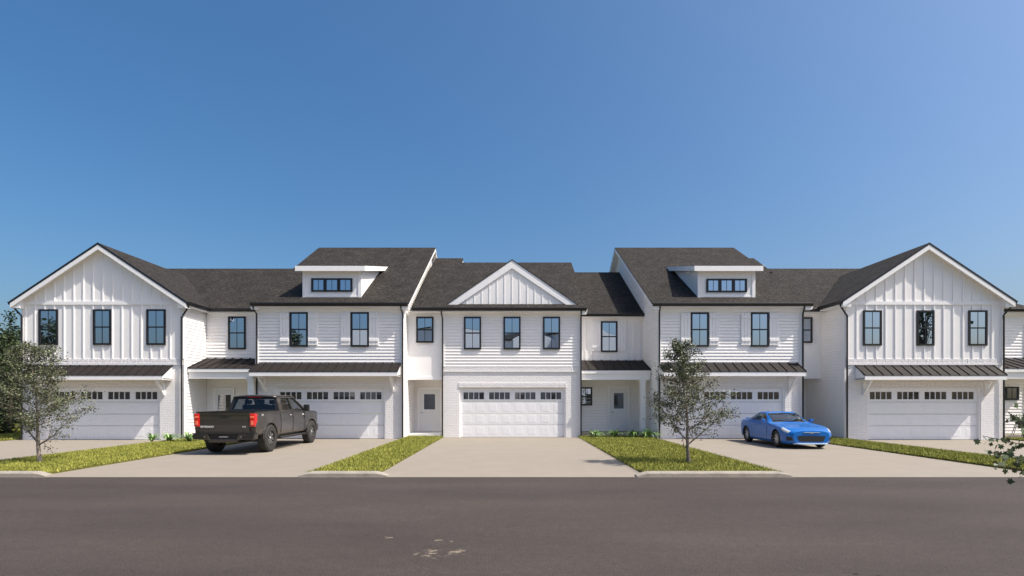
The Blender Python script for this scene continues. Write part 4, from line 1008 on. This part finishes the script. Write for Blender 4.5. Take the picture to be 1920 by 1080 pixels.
def young_tree(loc, H, env, lean, nleaf, seed, label, forks=(), size=.052):
    """env: [(z, xmin, xmax)] outline of the crown; trunk leans by `lean` at the top"""
    rng = np.random.default_rng(seed); t = thing('young_tree', label, 'tree', loc, group='young trees on the lawn strips')
    ez = np.array([e[0] for e in env]); el = np.array([e[1] for e in env]); er = np.array([e[2] for e in env])
    tk = MB(); n = 14; pts = []; rad = []
    for i in range(n+1):
        z = H*.96*i/n; f = z/H
        pts.append(Vector((lean*f+.025*math.sin(f*9+seed), .03*math.sin(f*7+seed*2), z))); rad.append(.046*(1-f)**1.15+.005+(.02 if i == 0 else 0))
    tk.tube(pts, rad, 8)
    def tp(z): i = min(int(z/(H*.96)*n), n-1); q = z/(H*.96)*n-i; return pts[i].lerp(pts[i+1], q)
    P = []
    def branch(p0, p1, r0, depth):
        k = 6; q = [p0]; d = p1-p0
        for i in range(1, k+1):
            f = i/k; w_ = Vector(rng.normal(0, .035*d.length/1.0, 3)); q.append(p0+d*f+Vector((0, 0, .10*d.length*(f*f-f)))+w_*(f*(1.2-f)))
        tk.tube(q, [r0*(1-.75*i/k)+.002 for i in range(k+1)], 5)
        if depth == 0:
            return [(a, (i/k)) for i, a in enumerate(q)]
        tips = [(a, i/k) for i, a in enumerate(q)]
        for i in range(1, k+1):
            for _ in range(3 if depth == 2 else 2):
                dirv = (d.normalized()*.7+Vector(rng.normal(0, .75, 3))+Vector((0, 0, .25))).normalized()
                L = d.length*rng.uniform(.16, .36)*(1.25-.5*i/k)
                tips += branch(q[i], q[i]+dirv*L, r0*.4*(1-.5*i/k), depth-1)
        return tips
    tips = []
    nb = 30
    zs = np.concatenate([np.linspace(.26, .93, nb)]); az = 0
    for i, zf in enumerate(zs):
        z0 = zf*H; az += 2.4+rng.uniform(-.4, .4)
        zt = min(z0+rng.uniform(.15, .55)*(1.25-zf), H*.985)
        lx = np.interp(zt, ez, el); rx = np.interp(zt, ez, er); ca, sa = math.cos(az), math.sin(az)
        mid = (lx+rx)/2; rr = (rx-lx)/2*rng.uniform(.78, 1.0)
        p1 = Vector((mid+rr*ca, rr*sa*.9, zt)); p0 = tp(z0)
        tips += [x for x in branch(p0, p1, .010*(1.1-zf)+.003, 1) if x[1] > .08]
    for (z0, x1, y1, z1) in forks:
        p0 = tp(z0); tips += [x for x in branch(p0, Vector((x1, y1, z1)), .022, 1) if x[1] > .40]
    TP = np.array([tuple(a) for a, f in tips]); idx = rng.integers(0, len(TP), nleaf)
    P = TP[idx]+rng.normal(0, .062, (nleaf, 3))
    keep = P[:, 2] < H*1.01; P = P[keep]
    tk.build('trunk', M['bark'], t, smooth=True, normals=False)
    leaf_mesh(P, size, rng, 'crown', M['leaf'], t)
    return t
young_tree((4.90, 14.62, .03), 3.42, [(.9, -.35, .5), (1.3, -1.0, 1.15), (1.6, -1.25, 1.2), (1.9, -1.15, .95), (2.2, -.85, .72), (2.6, -.85, .50), (3.0, -.75, .25), (3.42, -.32, -.15)],
           -.27, 13500, 4, 'young olive green tree on the lawn strip in front of the right dormer house', forks=[(.50, .85, -.1, 1.35), (.62, -.9, .1, 1.7), (.9, 1.0, .2, 1.55)])
young_tree((-12.98, 14.70, .03), 3.40, [(.8, -.6, .5), (1.2, -.95, 1.0), (1.5, -1.15, 1.35), (1.9, -1.2, 1.15), (2.3, -1.1, .75), (2.7, -.95, .60), (3.1, -.75, .40), (3.4, -.40, .1)],
           -.25, 15000, 9, 'young olive green tree at the far left in front of the leftmost gabled townhouse', forks=[(.48, .95, -.2, 1.15), (.55, -.9, .2, 1.4)])
def big_tree(loc, H, R, zlo, seed, label, n=9000, size=.17, name='leafy_tree'):
    rng = np.random.default_rng(seed); t = thing(name, label, 'tree', loc, group='dark trees beyond the left end of the row')
    tk = MB(); tk.tube([(0, 0, 0), (.05, .05, H*.3), (-.1, 0, H*.6), (0, .1, H*.9)], [.22, .16, .10, .03], 8)
    C = []
    for k in range(38):
        z = rng.uniform(zlo, H*.93); f = (z-zlo)/(H-zlo); rr = R*math.sqrt(max(.05, 1-(2*f-.85)**2*.75))*rng.uniform(.25, .85); a = rng.uniform(0, 2*PI)
        c = Vector((rr*math.cos(a), rr*math.sin(a), z)); C.append((c, R*rng.uniform(.22, .38)))
        tk.tube([(0, 0, z*.6), tuple(c*.6+Vector((0, 0, z*.3))), tuple(c)], [.05, .03, .012], 5)
    P = []
    for c, r in C:
        m = n//38; d = rng.normal(size=(m, 3)); d /= np.linalg.norm(d, axis=1)[:, None]
        P.append(np.array(c)+d*(r*rng.uniform(.35, 1.08, (m, 1))**.6))
    P = np.concatenate(P); P = P[P[:, 2] > .02]
    tk.build('trunk', M['darkbark'], t, normals=False); leaf_mesh(P, size, rng, 'crown', M['darkleaf'], t, up=1.0)
    return t
big_tree((-25.7, 26.3, -.03), 4.3, 1.5, .1, 3, 'dense dark bush-like tree reaching the ground at the left corner of the first house', n=9000, size=.13)
big_tree((-28.9, 30.5, -.03), 5.0, 2.3, 1.0, 5, 'tall dark leafy tree at the left edge, clear stem over sunlit grass', n=11000)
big_tree((-37.0, 40.0, -.03), 6.6, 4.5, .6, 6, 'broad dark tree farthest back at the left edge', n=9000, size=.28)
big_tree((-30.0, 42.0, -.03), 6.0, 4.0, .2, 8, 'low dark tree behind the others, closing the view at left', n=8000, size=.26)
for (x, y, H_, R_, lb) in ((39.5, -4, 14, 3.4, 'tall dark tree across the road at the right, mirrored in the last gable window'),
                       (-45, -6, 9.5, 3.5, 'dark tree across the road at the far left, behind the camera'), (-23.5, -8, 9.0, 3.0, 'dark tree beside the leftmost house across the road, behind the camera')):
    big_tree((x, y, -.03), H_, R_, 2, 21, lb, n=5000, size=.34)['group'] = 'trees across the road behind the camera'
# thin tree top showing beside the first house
rng = np.random.default_rng(2); t = thing('slender_tree', 'thin wispy tree top rising beside the left gutter of the first house', 'tree', (-26.6, 28.3, -.03))
MB().tube([(0, 0, 0), (.1, 0, 3), (.05, 0, 6.2)], [.08, .05, .01], 6).build('trunk', M['darkbark'], t)
P = np.stack([rng.normal(.08, .13, 420), rng.normal(0, .13, 420), rng.uniform(4.4, 6.5, 420)], 1); leaf_mesh(P, .13, rng, 'crown', M['darkleaf'], t)

# ------------------------------------------------------------------ strap leaved plants
def clump(x, y, h, n, seed, label, grp):
    rng = random.Random(seed); g = MB()
    for k in range(n):
        a = rng.uniform(0, 2*PI); L = h*rng.uniform(.9, 1.6); dr = rng.uniform(.45, 1.3); w_ = .032*rng.uniform(.7, 1.2); d = Vector((math.cos(a), math.sin(a), 0)); s = Vector((-d.y, d.x, 0))
        q = []
        for i in range(6):
            f = i/5; q.append((d*(L*dr*f**1.3)+Vector((0, 0, max(.01, L*(f*(1.15-.1*dr)-dr*.75*f*f*f)))), w_*(1-f**2.2)+.001))
        n0 = len(g.v)
        for p_, ww in q: g.v += [tuple(p_-s*ww), tuple(p_+s*ww)]
        for i in range(5): b = n0+2*i; g.f.append((b, b+1, b+3, b+2))
    o = g.build('strap_leaf_plant', M['plant'], None, normals=False); o.location = (x, y, .03)
    return tag(o, label, 'plant', grp)
pg = 'strap leaved plants in front of the recessed porch'
clump(3.80, 24.3, .40, 58, 1, 'strap leaved plant nearest the middle house in the row before the porch', pg)
clump(4.70, 24.25, .42, 62, 2, 'strap leaved plant second from the middle house, left of the porch door', pg)
clump(5.58, 24.25, .42, 62, 3, 'strap leaved plant just below the porch door', pg)
clump(6.22, 24.2, .46, 78, 4, 'fullest strap leaved plant by the porch post and downspout', pg)
pg = 'strap leaved plants between the first and second driveways'
clump(-14.75, 21.9, .36, 34, 5, 'wispy strap leaved plant on the brick pier side, leftmost of three', pg)
clump(-14.05, 21.9, .42, 58, 6, 'strap leaved plant between the wispy one and the truck, middle of three', pg)
clump(-13.15, 21.8, .44, 62, 7, 'strap leaved plant partly beside the truck tail, rightmost of three', pg)

# ------------------------------------------------------------------ shrub branch close to the camera at right
rng = np.random.default_rng(12); t = thing('shrub', 'near shrub at the right edge with dark lobed leaves reaching into view', 'shrub', (5.86, 4.88, 0))
st = MB(); lf = MB()
def maple(p, s, a, tilt):
    R = Matrix.Rotation(a, 3, 'Y') @ Matrix.Rotation(tilt, 3, 'X')
    pr = [(0, -.5), (.14, -.2), (.42, -.28), (.36, .0), (.60, .16), (.28, .20), (.20, .34), (0, .62), (-.20, .34), (-.28, .20), (-.60, .16), (-.36, .0), (-.42, -.28), (-.14, -.2)]
    lf.poly([tuple(p+R @ Vector((x*s, 0, z*s))) for x, z in pr])
br = [[(0, 0, 0), (-.1, 0, .7), (-.60, .05, 1.15), (-1.15, .05, 1.36), (-1.50, .05, 1.44)], [(-.3, .02, .95), (-.85, -.1, 1.16), (-1.25, -.1, 1.22), (-1.52, -.1, 1.30)],
      [(-.1, 0, .7), (-.7, .15, 1.0), (-1.1, .15, 1.12), (-1.35, .15, 1.20)], [(-.60, .05, 1.15), (-1.0, .1, 1.45), (-1.22, .1, 1.66)], [(-.1, 0, .7), (-.1, -.1, 1.3)], [(0, 0, 0), (.2, 0, .8), (.4, .1, 1.4)],
      [(-.1, 0, .7), (-.7, -.15, 1.25), (-1.1, -.2, 1.40), (-1.32, -.15, 1.50)]]
for b in br:
    st.tube(b, [.010*(1-i/len(b))**1.5+.0018 for i in range(len(b))], 5)
    for i in range(1, len(b)):
        A, B_ = Vector(b[i-1]), Vector(b[i])
        if A.z < .6 and A.x > -.2 and A.x < .1: continue
        for k in range(17):
            f = rng.uniform(0, 1); q = A.lerp(B_, f)+Vector(rng.normal(0, .05, 3)); maple(q, rng.uniform(.038, .066), rng.uniform(0, 2*PI), rng.uniform(-1.0, 1.0))
st.build('stems', M['darkbark'], t, normals=False); lf.build('foliage', M['maple'], t, normals=False)

# ------------------------------------------------------------------ patio chair on the right hand porch
t = thing('patio_chair', 'dark shell patio chair with white cushion on the porch at the right edge', 'chair', (23.05, 24.15, .16), rz=-2.2)
g = MB(); n = 14
for i in range(n+1):
    a = PI*(-.12+1.24*i/n); hgt = .50+.22*math.sin(max(0, min(PI, a)))
    for (r, z) in ((.22, .36), (.31, .46), (.36, hgt+.10)): g.v.append((r*math.cos(a), r*math.sin(a)*1.0, z))
for i in range(n):
    for q in range(2): b = i*3+q; g.f.append((b, b+1, b+4, b+3))
g.f.append(tuple(i*3 for i in range(n+1)))
sh = g.build('shell', M['rattan'], t, smooth=True); so = sh.modifiers.new('solid', 'SOLIDIFY'); so.thickness = .025
MB().box(-.23, .23, -.20, .24, .38, .46).build('cushion', M['cushion'], t, bevel=.03)
for x in (-1, 1):
    for y in (-1, 1): MB().tube([(x*.16, y*.16, .37), (x*.25, y*.25, 0)], [.016, .010], 6).build('leg', M['plastic'], t)
